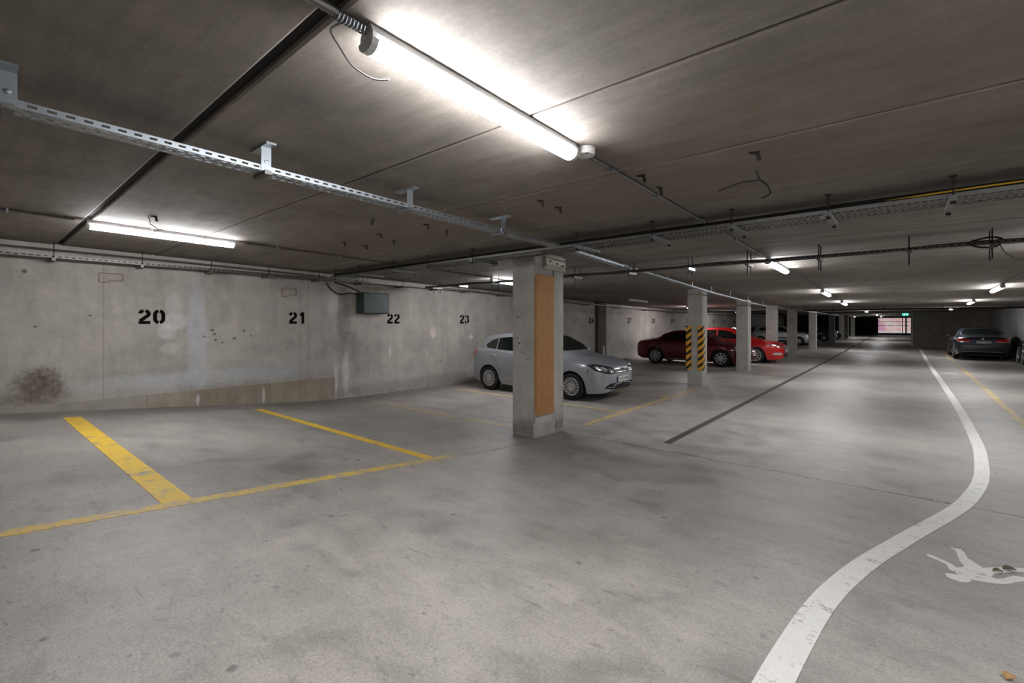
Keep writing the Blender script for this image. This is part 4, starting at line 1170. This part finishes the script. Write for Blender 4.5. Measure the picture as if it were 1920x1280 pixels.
    def mirror(self, x, z, m):
        for sd in (-1, 1):
            b = MB()
            yb = self.plan(x) * .93
            b.lathe([(.0, -.09), (.05, -.085), (.075, -.05), (.08, 0), (.075, .06), (.05, .1), (0, .105)], 14, 'Y', (0, 0, 0))
            for i in range(len(b.v)):
                v = b.v[i]; b.v[i] = (x + v[0] * .75 - .0, sd * (yb + .10) + v[1], z + .05 + v[2] * .9)
            o = b.build('wing_mirror', m, self.root, smooth=True)
            MB().box((x - .03, min(sd * (yb - .05), sd * (yb + .06)), z - .01), (x + .04, max(sd * (yb - .05), sd * (yb + .06)), z + .02)).build('mirror_arm', M['black_trim'], o)
    def handle(self, x, z, m):
        for sd, d in ((-1, 'R'), (1, 'L')):
            hit, nrm, i_, ds = self.bvh.ray_cast(Vector((x, sd * 3, z)), Vector((0, -sd, 0)))
            y = abs(hit.y)
            b = MB().tube([(x - .075, sd * (y - .004), z - .004), (x - .06, sd * (y + .022), z), (x + .05, sd * (y + .024), z + .006), (x + .075, sd * (y - .004), z + .004)], [.012, .012, .012, .01], 8)
            b.build('door_handle', m, self.root, smooth=True)
    def plate(self, text, end, z, m=None):
        s = self.s; L = .26
        x = self.bvh.ray_cast(Vector((4 if end == 'F' else -4, 0, z)), Vector((-1 if end == 'F' else 1, 0, 0)))[0].x
        sg = 1 if end == 'F' else -1
        pl = MB().box((min(x - .03 * sg, x + .012 * sg), -L, z - .055), (max(x - .03 * sg, x + .012 * sg), L, z + .055)).build('number_plate', M['plate_white'], self.root)
        xb = x + .013 * sg
        # blue band at the reader's left
        yl = -sg * -1
        ya = -L if sg > 0 else L
        ya = sg * -L
        MB().box((min(x, xb), min(ya, ya + sg * .045), z - .055), (max(x, xb), max(ya, ya + sg * .045), z + .055)).build('country_band', M['plate_blue'], pl)
        cu = bpy.data.curves.new('plate_text', 'FONT'); cu.body = text; cu.size = .088; cu.align_x = 'CENTER'; cu.align_y = 'CENTER'; cu.extrude = .001
        to = bpy.data.objects.new('plate_text', cu)
        me = bpy.data.meshes.new_from_object(to)
        bpy.data.objects.remove(to)
        me.materials.clear(); me.materials.append(M['black_trim'])
        t = link('plate_text', me, pl)
        t.location = (x + .0145 * sg, sg * .02, z)
        t.rotation_euler = (math.pi / 2, 0, sg * math.pi / 2)
    def badge(self, end, z, r, style):
        x = self.bvh.ray_cast(Vector((4 if end == 'F' else -4, 0, z)), Vector((-1 if end == 'F' else 1, 0, 0)))[0].x
        sg = 1 if end == 'F' else -1
        b = MB(); pr = [(r, -.01), (r, .012), (r * .86, .014), (r * .86, -.01)]
        b.lathe([(a, h * sg) for a, h in pr], 24, 'X', (x + .006 * sg, 0, z), closed=True)
        f3 = lambda u, v, s_: (x + (.002 + .012 * s_) * sg, u, z + v)
        if style == 'letters':
            stroke(b, [(-.36 * r, .8 * r), (0, .08 * r), (.36 * r, .8 * r)], r * .09, f3)
            stroke(b, [(-.75 * r, .4 * r), (-.36 * r, -.75 * r), (0, 0 * r), (.36 * r, -.75 * r), (.75 * r, .4 * r)], r * .09, f3)
        else:
            b.lathe([(0, .006 * sg), (r * .86, .004 * sg)], 24, 'X', (x + .004 * sg, 0, z))
        b.build('badge', M['chrome'], self.root, smooth=True)
WH = {}
def make_wheel(r, tw, rimr, style, n, mk):
    h = tw / 2; rr = r * rimr
    prof = [(rr, h * .8), (rr * 1.04, h * .98), (r * .9, h), (r * .97, h * .86), (r, h * .6), (r, -h * .6), (r * .97, -h * .86), (r * .9, -h), (rr * 1.04, -h * .98), (rr, -h * .8)]
    ty = MB().lathe(prof, 40, 'Y', closed=True).mesh('tyre', M['rubber'], smooth=True)
    b = MB()
    # outer side is -y; backing dark disc, rim ring, hub, spokes
    b.lathe([(rr, -h * .5), (rr * .98, -h * .92), (rr * .9, -h * .96), (rr * .86, -h * .9), (rr * .88, -h * .4)], 40, 'Y', closed=False)
    nd = len(b.f)
    b.lathe([(0, -h * .35), (rr * .95, -h * .3)], 32, 'Y')
    for i in range(nd, len(b.f)): b.m[i] = 1
    hubr = {'cover': .46, 'spoke': .2, 'twin': .2}[style] * rr
    b.lathe([(0, -h * 1.02), (hubr * .5, -h * 1.03), (hubr, -h * .95), (hubr * 1.02, -h * .5)], 28, 'Y')
    for k in range(n):
        a = 2 * math.pi * k / n
        for da in ((0,) if style != 'twin' else (-.13, .13)):
            wd0, wd1 = {'cover': (rr * .055, rr * .085), 'spoke': (rr * .14, rr * .10), 'twin': (rr * .05, rr * .05)}[style]
            ca, sa = math.cos(a + da), math.sin(a + da)
            def P(rad, off, y): return (rad * ca - off * sa, y, rad * sa + off * ca)
            r0, r1 = hubr * .9, rr * .93
            q = [P(r0, -wd0, -h * .97), P(r0, wd0, -h * .97), P(r1, wd1, -h * .93), P(r1, -wd1, -h * .93)]
            q2 = [(x, -h * .45, z) for (x, y, z) in q]
            i0 = len(b.v); b.v += q + q2
            for f in ((0, 1, 2, 3), (0, 1, 5, 4), (1, 2, 6, 5), (2, 3, 7, 6), (3, 0, 4, 7)):
                b.f.append(tuple(i0 + j for j in f)); b.m.append(0)
    for k in range(5):
        a = 2 * math.pi * k / 5 + .3; rb = max(.06, hubr * .55) if style != 'cover' else .07
        i0 = len(b.f)
        b.lathe([(0, -h * 1.06), (.011, -h * 1.05), (.011, -h * .95)], 6, 'Y', (rb * math.cos(a), 0, rb * math.sin(a)))
    rim = b.mesh('wheel_trim', [M[mk], M['black_trim']], smooth=True, angle=30)
    return ty, rim

def scaled(L, kx0, kx1): return L
# --- silver hatchback --------------------------------------------
HATCH = dict(
    top=[(-1.915, .72), (-1.905, .86), (-1.88, .99), (-1.84, 1.06), (-1.66, 1.22), (-1.48, 1.345), (-1.2, 1.415), (-.6, 1.458), (-.1, 1.45), (.2, 1.40), (.5, 1.265), (1.0, 1.02), (1.12, .985), (1.5, .94), (1.8, .875), (1.95, .80), (2.02, .72), (2.055, .60)],
    belt=[(-1.915, .66), (-1.9, .80), (-1.86, .93), (-1.78, 1.0), (-1.2, 1.0), (0, .955), (.8, .93), (1.1, .905), (1.5, .865), (1.8, .795), (1.95, .73), (2.02, .66), (2.055, .55)],
    low=[(-1.915, .46), (-1.89, .33), (-1.82, .25), (-1.6, .2), (1.6, .17), (1.9, .19), (2.02, .24), (2.055, .36)],
    plan=[(-1.915, .62), (-1.88, .71), (-1.75, .785), (-1.3, .835), (0, .845), (1.2, .84), (1.55, .81), (1.8, .745), (1.95, .635), (2.02, .54), (2.055, .42)],
    axles=(1.235, -1.235), wheel=.30, arch=.345, w=.84, tumble=.235, paint=M['silver'])
def hatch_windows(c, gl):
    c.both('side_window', [(.72, .985), (.66, 1.02), (.16, 1.29), (-.1, 1.345), (-.28, 1.35), (-.28, 1.0)], 'L', gl)
    c.both('side_window', [(-.34, 1.0), (-.34, 1.35), (-.7, 1.345), (-1.02, 1.315), (-1.02, 1.04)], 'L', gl)
    c.both('quarter_window', [(-1.05, 1.04), (-1.05, 1.31), (-1.24, 1.26), (-1.42, 1.14), (-1.40, 1.09), (-1.3, 1.06)], 'L', gl)
    c.patch('windscreen', [(-.64, 1.06), (.64, 1.06), (.60, 1.16), (.53, 1.36), (.3, 1.39), (-.3, 1.39), (-.53, 1.36), (-.60, 1.16)], 'F', gl)
    c.patch('rear_window', [(-.54, 1.10), (.54, 1.10), (.50, 1.3), (.44, 1.36), (-.44, 1.36), (-.50, 1.3)], 'B', gl)
def polo():
    c = Car('hatchback', HATCH, (-6.77, 9.36, 0), 0.0, 'silver hatchback parked nose-out behind the column with the brown board')
    c.wheels('cover', 16)
    hatch_windows(c, M['glass'])
    for o in c.both('headlight', [(.33, .60), (.60, .61), (.735, .67), (.775, .79), (.72, .81), (.52, .77), (.36, .715), (.29, .66)], 'F', M['lamp_lens'], off=.006, cell=.03):
        sg = 1 if o.data.vertices[0].co.y > 0 else -1
        for poly in ([(.60, .645), (.72, .70), (.73, .775), (.61, .75), (.575, .69)], [(.36, .625), (.53, .635), (.55, .73), (.40, .70)]):
            c.patch('reflector', [(sg * a, b) for a, b in (poly if sg > 0 else poly[::-1])], 'F', M['lamp_chrome'], parent=o, off=.012, cell=.03)
    gr = c.patch('grille', [(-.34, .605), (.34, .605), (.35, .69), (-.35, .69)], 'F', M['black_trim'], off=.005)
    for z in (.625, .66):
        c.patch('grille_bar', [(-.34, z), (.34, z), (.34, z + .008), (-.34, z + .008)], 'F', M['chrome'], parent=gr, off=.010)
    lo = c.patch('lower_grille', [(-.62, .30), (-.3, .255), (.3, .255), (.62, .30), (.58, .36), (.5, .405), (-.5, .405), (-.58, .36)], 'F', M['black_trim'], off=.005, cell=.04)
    for sg in (-1, 1):
        P = [(.56, .315), (.40, .315), (.33, .37), (.05, .385), (.05, .395), (.34, .382), (.42, .327), (.56, .327)]
        c.patch('trim_strip', [(sg * a, b) for a, b in (P if sg > 0 else P[::-1])], 'F', M['chrome'], parent=lo, off=.012, cell=.03)
    c.both('tail_light', [(-1.865, .80), (-1.77, .88), (-1.74, 1.0), (-1.79, 1.015), (-1.87, .96)], 'L', M['tail_red'], off=.007, cell=.03)
    c.plate('161-D-1600', 'F', .475); c.badge('F', .655, .062, 'letters')
    c.mirror(.62, .98, M['silver'])
    c.handle(-.12, .86, M['silver']); c.handle(-1.1, .885, M['silver'])
    c.seam([(.82, .9), (.80, .6), (.76, .34)]); c.seam([(-.31, .99), (-.30, .7), (-.30, .30)]); c.seam([(-1.05, 1.0), (-1.02, .8), (-.94, .62), (-.86, .45), (-.84, .30)])
    c.seam([(-.84, .26), (0, .25), (.8, .25)], 'sill_seam')
    c.seam([(-1.9, .8), (-1.4, .86), (-.3, .80), (.8, .76)], 'flank_crease', .003, M['silver'])
    c.both('bumper_seam', [(1.62, .62), (1.63, .62), (1.64, .70), (1.63, .70)], 'L', M['black_trim'])
polo()
# --- dark red folding-roof coupe ---------------------------------
CC = dict(
    top=[(-2.2, .66), (-2.185, .80), (-2.13, .91), (-1.98, 1.0), (-1.6, 1.06), (-1.38, 1.09), (-.95, 1.27), (-.55, 1.39), (-.2, 1.43), (.15, 1.42), (.4, 1.34), (1.12, 1.04), (1.25, 1.0), (1.6, .94), (1.95, .84), (2.15, .74), (2.25, .64), (2.29, .54)],
    belt=[(-2.2, .62), (-2.185, .74), (-2.12, .85), (-1.98, .93), (-1.3, .99), (-.6, .965), (.6, .93), (1.1, .91), (1.6, .85), (1.95, .76), (2.15, .68), (2.25, .6), (2.29, .5)],
    low=[(-2.2, .46), (-2.17, .34), (-2.05, .26), (-1.8, .2), (1.7, .17), (2.1, .19), (2.25, .25), (2.29, .35)],
    plan=[(-2.2, .62), (-2.15, .74), (-2.0, .82), (-1.5, .885), (0, .895), (1.3, .89), (1.7, .85), (2.0, .74), (2.18, .58), (2.25, .46), (2.29, .36)],
    axles=(1.31, -1.30), wheel=.325, arch=.37, w=.89, tumble=.25, paint=M['maroon'])
def convertible():
    c = Car('convertible', CC, (-6.62, 19.55, 0), 0.0, 'dark red coupe convertible parked behind the striped column')
    c.wheels('spoke', 8)
    gl = M['glass']
    c.both('side_window', [(.82, .99), (.34, 1.24), (.05, 1.31), (-.2, 1.32), (-.2, .99)], 'L', gl)
    c.both('quarter_window', [(-.25, .99), (-.25, 1.32), (-.55, 1.28), (-.85, 1.17), (-.98, 1.06), (-.95, 1.01)], 'L', gl)
    c.patch('windscreen', [(-.68, 1.07), (.68, 1.07), (.56, 1.35), (.3, 1.38), (-.3, 1.38), (-.56, 1.35)], 'F', gl)
    c.patch('rear_window', [(-.55, 1.13), (.55, 1.13), (.45, 1.33), (-.45, 1.33)], 'B', gl)
    for o in c.both('headlight', [(.38, .60), (.62, .63), (.80, .72), (.79, .80), (.6, .74), (.40, .68)], 'F', M['lamp_chrome'], off=.006, cell=.03): pass
    c.patch('grille', [(-.3, .62), (.3, .62), (.32, .67), (-.32, .67)], 'F', M['black_trim'])
    c.patch('lower_grille', [(-.55, .27), (.55, .27), (.5, .40), (-.5, .40)], 'F', M['black_trim'])
    c.both('tail_light', [(-2.16, .80), (-2.02, .84), (-1.95, .95), (-2.12, .93)], 'L', M['tail_red'], off=.006, cell=.03)
    c.both('sill_strip', [(-.9, .215), (.9, .20), (.9, .245), (-.9, .26)], 'L', M['chrome'], off=.008)
    c.both('side_repeater', [(1.66, .66), (1.86, .655), (1.86, .675), (1.66, .68)], 'L', M['chrome'], off=.006, cell=.03)
    c.plate('09-D-4110', 'F', .49)
    c.mirror(.78, .99, M['maroon']); c.handle(-.1, .85, M['maroon'])
    c.seam([(.9, .93), (.88, .6), (.84, .3)]); c.seam([(-.4, .97), (-.42, .6), (-.40, .3)]); c.seam([(-2.1, .96), (-1.4, .985), (-.6, .965), (.8, .93)], 'belt_trim', .006, M['black_trim'])
convertible()
# --- bright red saloon-hatch -------------------------------------
RED = dict(
    top=[(-2.37, .76), (-2.36, .9), (-2.3, 1.02), (-2.1, 1.08), (-1.85, 1.13), (-1.3, 1.34), (-.8, 1.455), (-.2, 1.50), (.3, 1.48), (.6, 1.38), (1.3, 1.05), (1.42, 1.02), (1.8, .97), (2.1, .89), (2.28, .80), (2.37, .7), (2.41, .58)],
    belt=[(-2.37, .72), (-2.36, .85), (-2.28, .96), (-2.0, 1.01), (-1.0, 1.0), (.4, .955), (1.2, .93), (1.7, .89), (2.1, .80), (2.28, .72), (2.37, .64), (2.41, .54)],
    low=[(-2.37, .46), (-2.33, .34), (-2.2, .26), (-1.9, .2), (1.8, .16), (2.25, .18), (2.37, .24), (2.41, .34)],
    plan=[(-2.37, .66), (-2.3, .78), (-2.15, .85), (-1.6, .925), (0, .94), (1.4, .935), (1.8, .89), (2.1, .78), (2.28, .62), (2.37, .48), (2.41, .36)],
    axles=(1.42, -1.42), wheel=.335, arch=.375, w=.935, tumble=.26, paint=M['red'])
def big_windows(c):
    gl = M['glass']
    c.both('side_window', [(.98, 1.0), (.42, 1.30), (.15, 1.37), (-.12, 1.39), (-.12, 1.0)], 'L', gl)
    c.both('side_window', [(-.18, 1.01), (-.18, 1.39), (-.55, 1.385), (-.95, 1.34), (-1.0, 1.03)], 'L', gl)
    c.both('quarter_window', [(-1.04, 1.04), (-1.0, 1.33), (-1.28, 1.24), (-1.55, 1.13), (-1.5, 1.06)], 'L', gl)
    c.patch('windscreen', [(-.72, 1.09), (.72, 1.09), (.6, 1.40), (.3, 1.44), (-.3, 1.44), (-.6, 1.40)], 'F', gl)
    c.patch('rear_window', [(-.62, 1.17), (.62, 1.17), (.5, 1.38), (-.5, 1.38)], 'B', gl)
def red_car():
    c = Car('family_car', RED, (-6.12, 22.3, 0), 0.0, 'bright red car parked nose-out beyond the dark red convertible')
    c.wheels('spoke', 9, rimr=.72)
    big_windows(c)
    for o in c.both('headlight', [(.42, .66), (.68, .70), (.86, .78), (.85, .83), (.66, .79), (.44, .74)], 'F', M['lamp_chrome'], off=.006, cell=.03): pass
    gr = c.patch('grille', [(-.36, .60), (.36, .60), (.34, .70), (-.34, .70)], 'F', M['black_trim'])
    for z in (.62, .66): c.patch('grille_bar', [(-.35, z), (.35, z), (.35, z + .012), (-.35, z + .012)], 'F', M['chrome'], parent=gr, off=.01)
    c.patch('lower_grille', [(-.42, .25), (.42, .25), (.38, .45), (-.38, .45)], 'F', M['black_trim'])
    c.both('fog_lamp', [(.52, .36), (.80, .38), (.79, .46), (.52, .47)], 'F', M['lamp_chrome'], off=.008, cell=.03)
    c.both('tail_light', [(-2.33, .82), (-2.1, .86), (-2.05, .97), (-2.28, .98)], 'L', M['tail_red'], off=.006, cell=.03)
    c.plate('08-D-2210', 'F', .53)
    c.both('window_chrome', [(1.0, .975), (-1.6, 1.01), (-1.6, 1.025), (1.0, .99)], 'L', M['chrome'], off=.007)
    c.mirror(.95, 1.0, M['red']); c.handle(-.02, .9, M['red']); c.handle(-1.05, .92, M['red'])
    c.seam([(1.05, .94), (1.02, .6), (.98, .3)]); c.seam([(-.15, .99), (-.15, .6), (-.15, .3)]); c.seam([(-1.05, 1.0), (-1.0, .75), (-.92, .5), (-.92, .3)])
red_car()
# --- pale silver small car with a dark roof, and dark cars further on
def small(name, loc, label, paint, roofm, style, n, plate):
    sp = dict(HATCH); sp['paint'] = paint
    c = Car(name, sp, loc, 0.0, label)
    c.wheels(style, n)
    hatch_windows(c, M['glass'])
    if roofm: c.patch('roof_panel', [(.15, -.5), (.15, .5), (-1.4, .48), (-1.4, -.48)], 'T', roofm, off=.008, cell=.1)
    c.both('headlight', [(.36, .60), (.60, .63), (.73, .70), (.74, .77), (.52, .74), (.35, .69)], 'F', M['lamp_chrome'], off=.006, cell=.03)
    c.patch('grille', [(-.34, .605), (.34, .605), (.35, .67), (-.35, .67)], 'F', M['black_trim'])
    c.patch('lower_grille', [(-.6, .27), (.6, .27), (.55, .42), (-.55, .42)], 'F', M['black_trim'])
    c.both('side_moulding', [(-.85, .52), (.85, .50), (.85, .56), (-.85, .58)], 'L', M['black_trim'], off=.008)
    c.both('sill_trim', [(-.85, .24), (.85, .23), (.85, .33), (-.85, .34)], 'L', M['black_trim'], off=.008)
    c.both('tail_light', [(-1.865, .80), (-1.77, .88), (-1.74, 1.0), (-1.79, 1.015), (-1.87, .96)], 'L', M['tail_red'], off=.007, cell=.03)
    c.mirror(.62, .98, paint); c.handle(-.12, .86, paint)
    c.seam([(.82, .9), (.80, .6), (.76, .36)]); c.seam([(-.31, .99), (-.30, .36)])
    c.plate(plate, 'F', .48)
    return c
small('hatchback', (-6.95, 39.9, fz(39.9)), 'pale silver hatchback with a black roof beyond the bright red car', M['pale_silver'], M['black_trim'], 'spoke', 6, '06-D-712')
small('hatchback', (-7.55, 43.0, fz(43)), 'dark maroon hatchback mostly hidden behind the pale silver hatchback', M['maroon'], None, 'spoke', 6, '07-D-318')
small('hatchback', (-6.3, 48.1, fz(48)), 'dark grey car with bright alloy wheels among the far columns', M['black_car'], None, 'spoke', 9, '12-D-905')
small('hatchback', (-6.3, 52.6, fz(52)), 'black car in the dark recess past the dark grey car', M['black_car'], None, 'spoke', 7, '10-D-66')
# --- charcoal saloon ----------------------------------------------
SAL = dict(
    top=[(-2.48, .74), (-2.47, .92), (-2.42, 1.03), (-2.25, 1.07), (-1.75, 1.12), (-1.25, 1.32), (-.85, 1.425), (-.3, 1.464), (.2, 1.45), (.5, 1.37), (1.2, 1.06), (1.32, 1.03), (1.8, .97), (2.1, .88), (2.3, .76), (2.38, .64), (2.42, .54)],
    belt=[(-2.48, .70), (-2.47, .87), (-2.40, .97), (-2.2, 1.0), (-1.0, .985), (.4, .95), (1.2, .93), (1.7, .88), (2.1, .78), (2.3, .68), (2.38, .58), (2.42, .5)],
    low=[(-2.48, .42), (-2.44, .31), (-2.3, .25), (-2.0, .2), (1.8, .16), (2.2, .18), (2.38, .24), (2.42, .34)],
    plan=[(-2.48, .70), (-2.42, .80), (-2.28, .87), (-1.7, .92), (0, .93), (1.4, .925), (1.8, .88), (2.1, .77), (2.3, .6), (2.38, .46), (2.42, .36)],
    axles=(1.48, -1.48), wheel=.335, arch=.375, w=.925, tumble=.26, paint=M['charcoal'])
def saloon():
    c = Car('saloon_car', SAL, (2.80, 31.9, fz(31.9)), math.pi / 2, 'charcoal saloon parked facing the end wall beside the bicycle')
    c.wheels('twin', 7, rimr=.72)
    gl = M['glass']
    c.both('side_window', [(.9, .99), (.4, 1.25), (.1, 1.33), (-.12, 1.345), (-.12, .985)], 'L', gl)
    c.both('side_window', [(-.18, .985), (-.18, 1.345), (-.6, 1.335), (-1.0, 1.25), (-1.12, 1.12), (-1.1, 1.0)], 'L', gl)
    c.patch('windscreen', [(-.7, 1.09), (.7, 1.09), (.58, 1.37), (.3, 1.41), (-.3, 1.41), (-.58, 1.37)], 'F', gl)
    c.patch('rear_window', [(-.66, 1.14), (.66, 1.14), (.60, 1.26), (.50, 1.37), (.3, 1.39), (-.3, 1.39), (-.50, 1.37), (-.60, 1.26)], 'B', gl)
    c.both('window_chrome', [(.95, .965), (-1.14, .975), (-1.16, 1.12), (-1.02, 1.27), (-.6, 1.355), (-.1, 1.365), (-.1, 1.35), (-.6, 1.335), (-1.0, 1.255), (-1.12, 1.12), (-1.12, .99), (.95, .98)], 'L', M['chrome'], off=.007, cell=.04)
    for o in c.both('tail_light', [(.40, .80), (.66, .79), (.83, .80), (.84, .90), (.80, .955), (.60, .94), (.40, .885)], 'B', M['tail_red'], off=.008, cell=.03):
        sg = 1 if o.data.vertices[0].co.y > 0 else -1
        P = [(.44, .805), (.80, .81), (.80, .83), (.44, .825)]
        c.patch('reflector_band', [(sg * a, b) for a, b in (P if sg > 0 else P[::-1])], 'B', M['lamp_chrome'], parent=o, off=.014, cell=.04)
    c.plate('10-D-14408', 'B', .80); c.badge('B', .955, .042, 'disc')
    c.patch('boot_lip', [(-.72, 1.005), (.72, 1.005), (.72, 1.02), (-.72, 1.02)], 'B', M['chrome'] if False else M['charcoal'], off=.01)
    c.patch('bumper_strip', [(-.62, .36), (.62, .36), (.62, .378), (-.62, .378)], 'B', M['chrome'], off=.008)
    c.patch('bumper_valance', [(-.6, .27), (.6, .27), (.58, .34), (-.58, .34)], 'B', M['black_trim'], off=.006)
    c.patch('boot_seam', [(-.7, .68), (.7, .68), (.7, .688), (-.7, .688)], 'B', M['black_trim'], off=.004)
    c.both('headlight', [(.42, .62), (.68, .66), (.84, .72), (.66, .74), (.44, .70)], 'F', M['lamp_chrome'], off=.006, cell=.03)
    c.mirror(.85, .99, M['charcoal']); c.handle(-.05, .88, M['charcoal']); c.handle(-1.1, .9, M['chrome'])
    c.seam([(.95, .93), (.93, .6), (.9, .3)]); c.seam([(-.15, .97), (-.15, .3)]); c.seam([(-1.12, .97), (-1.05, .75), (-.95, .5), (-.95, .3)])
    MB().prism([(-1.02, 1.42), (-1.16, 1.385), (-1.19, 1.455)], 1, -.018, .018).build('roof_aerial', M['charcoal'], c.root)
saloon()

# ------------------------------------------------------------------ bicycle
def bicycle(loc, rz, lean, label):
    o = empty('bicycle', loc, rz); o.rotation_euler = (lean, 0, rz)
    r = .335
    for x in (.52, -.52):
        a = [(x + r * math.cos(2 * math.pi * i / 36), 0, r + r * math.sin(2 * math.pi * i / 36)) for i in range(37)]
        wh = MB().tube(a, .017, 6, caps=False).build('wheel', M['rubber'], o, smooth=True)
        a2 = [(x + (r - .03) * math.cos(2 * math.pi * i / 36), 0, r + (r - .03) * math.sin(2 * math.pi * i / 36)) for i in range(37)]
        MB().tube(a2, .010, 6, caps=False).build('rim', M['alloy'], wh, smooth=True)
        b = MB()
        for k in range(20):
            an = 2 * math.pi * k / 20
            b.tube([(x, .02 * (-1) ** k, r), (x + (r - .03) * math.cos(an), 0, r + (r - .03) * math.sin(an))], .0018, 4)
        b.tube([(x, -.045, r), (x, .045, r)], .022, 10)
        b.build('hub_and_spokes', M['alloy'], wh)
    bb, st, hd, ra = (-.07, 0, .28), (-.2, 0, .78), (.36, 0, .80), (-.52, 0, .335)
    f = MB()
    for p, q, rr in ((bb, st, .017), (st, hd, .016), (bb, (.38, 0, .72), .019), (bb, ra, .011), (st, ra, .01), (hd, (.40, 0, .68), .02)): f.tube([p, q], rr, 8)
    f.build('frame', M['black_car'], o, smooth=True)
    fk = MB()
    for s in (-1, 1): fk.tube([(.40, s * .03, .70), (.44, s * .05, .55), (.52, s * .05, .335)], .012, 6)
    fk.tube([(.40, -.04, .69), (.40, .04, .69)], .014, 6)
    fk.build('fork', M['alloy'], o, smooth=True)
    MB().tube([(.36, 0, .80), (.34, 0, .92), (.40, 0, .95)], .014, 8).build('stem', M['black_trim'], o, smooth=True)
    hb = MB().tube([(.30, -.20, .97), (.38, -.10, .95), (.40, 0, .95), (.38, .10, .95), (.30, .20, .97)], .013, 8).build('handlebar', M['black_trim'], o, smooth=True)
    for s in (-1, 1): MB().tube([(.30, s * .20, .97), (.27, s * .30, .975)], .018, 8).build('grip', M['rubber'], hb, smooth=True)
    MB().tube([st, (-.23, 0, .90)], .013, 8).build('seat_post', M['alloy'], o, smooth=True)
    s = MB()
    s.prism([(-.38, -.075), (-.36, -.09), (-.2, -.06), (-.06, -.02), (-.05, .02), (-.2, .06), (-.36, .09), (-.38, .075)], 2, .895, .935)
    bevel(s.build('saddle', M['black_trim'], o), .012)
    ck = MB().lathe([(.085, -.04), (.085, -.034), (.06, -.034), (.06, -.04)], 24, 'Y', (-.07, 0, .28), closed=True)
    ck.tube([(-.07, -.06, .28), (.02, -.07, .14)], .01, 6); ck.tube([(-.07, .06, .28), (-.16, .07, .42)], .01, 6)
    c_ = ck.build('crankset', M['alloy'], o)
    for p in ((.02, -.11, .14), (-.16, .11, .42)): MB().box((p[0] - .045, p[1] - .035, p[2] - .012), (p[0] + .045, p[1] + .035, p[2] + .012)).build('pedal', M['black_trim'], c_)
    tag(o, label, 'bicycle')
bicycle((3.72, 27.95, fz(28)), math.pi / 2, .08, 'black bicycle parked by the right wall behind the charcoal saloon')
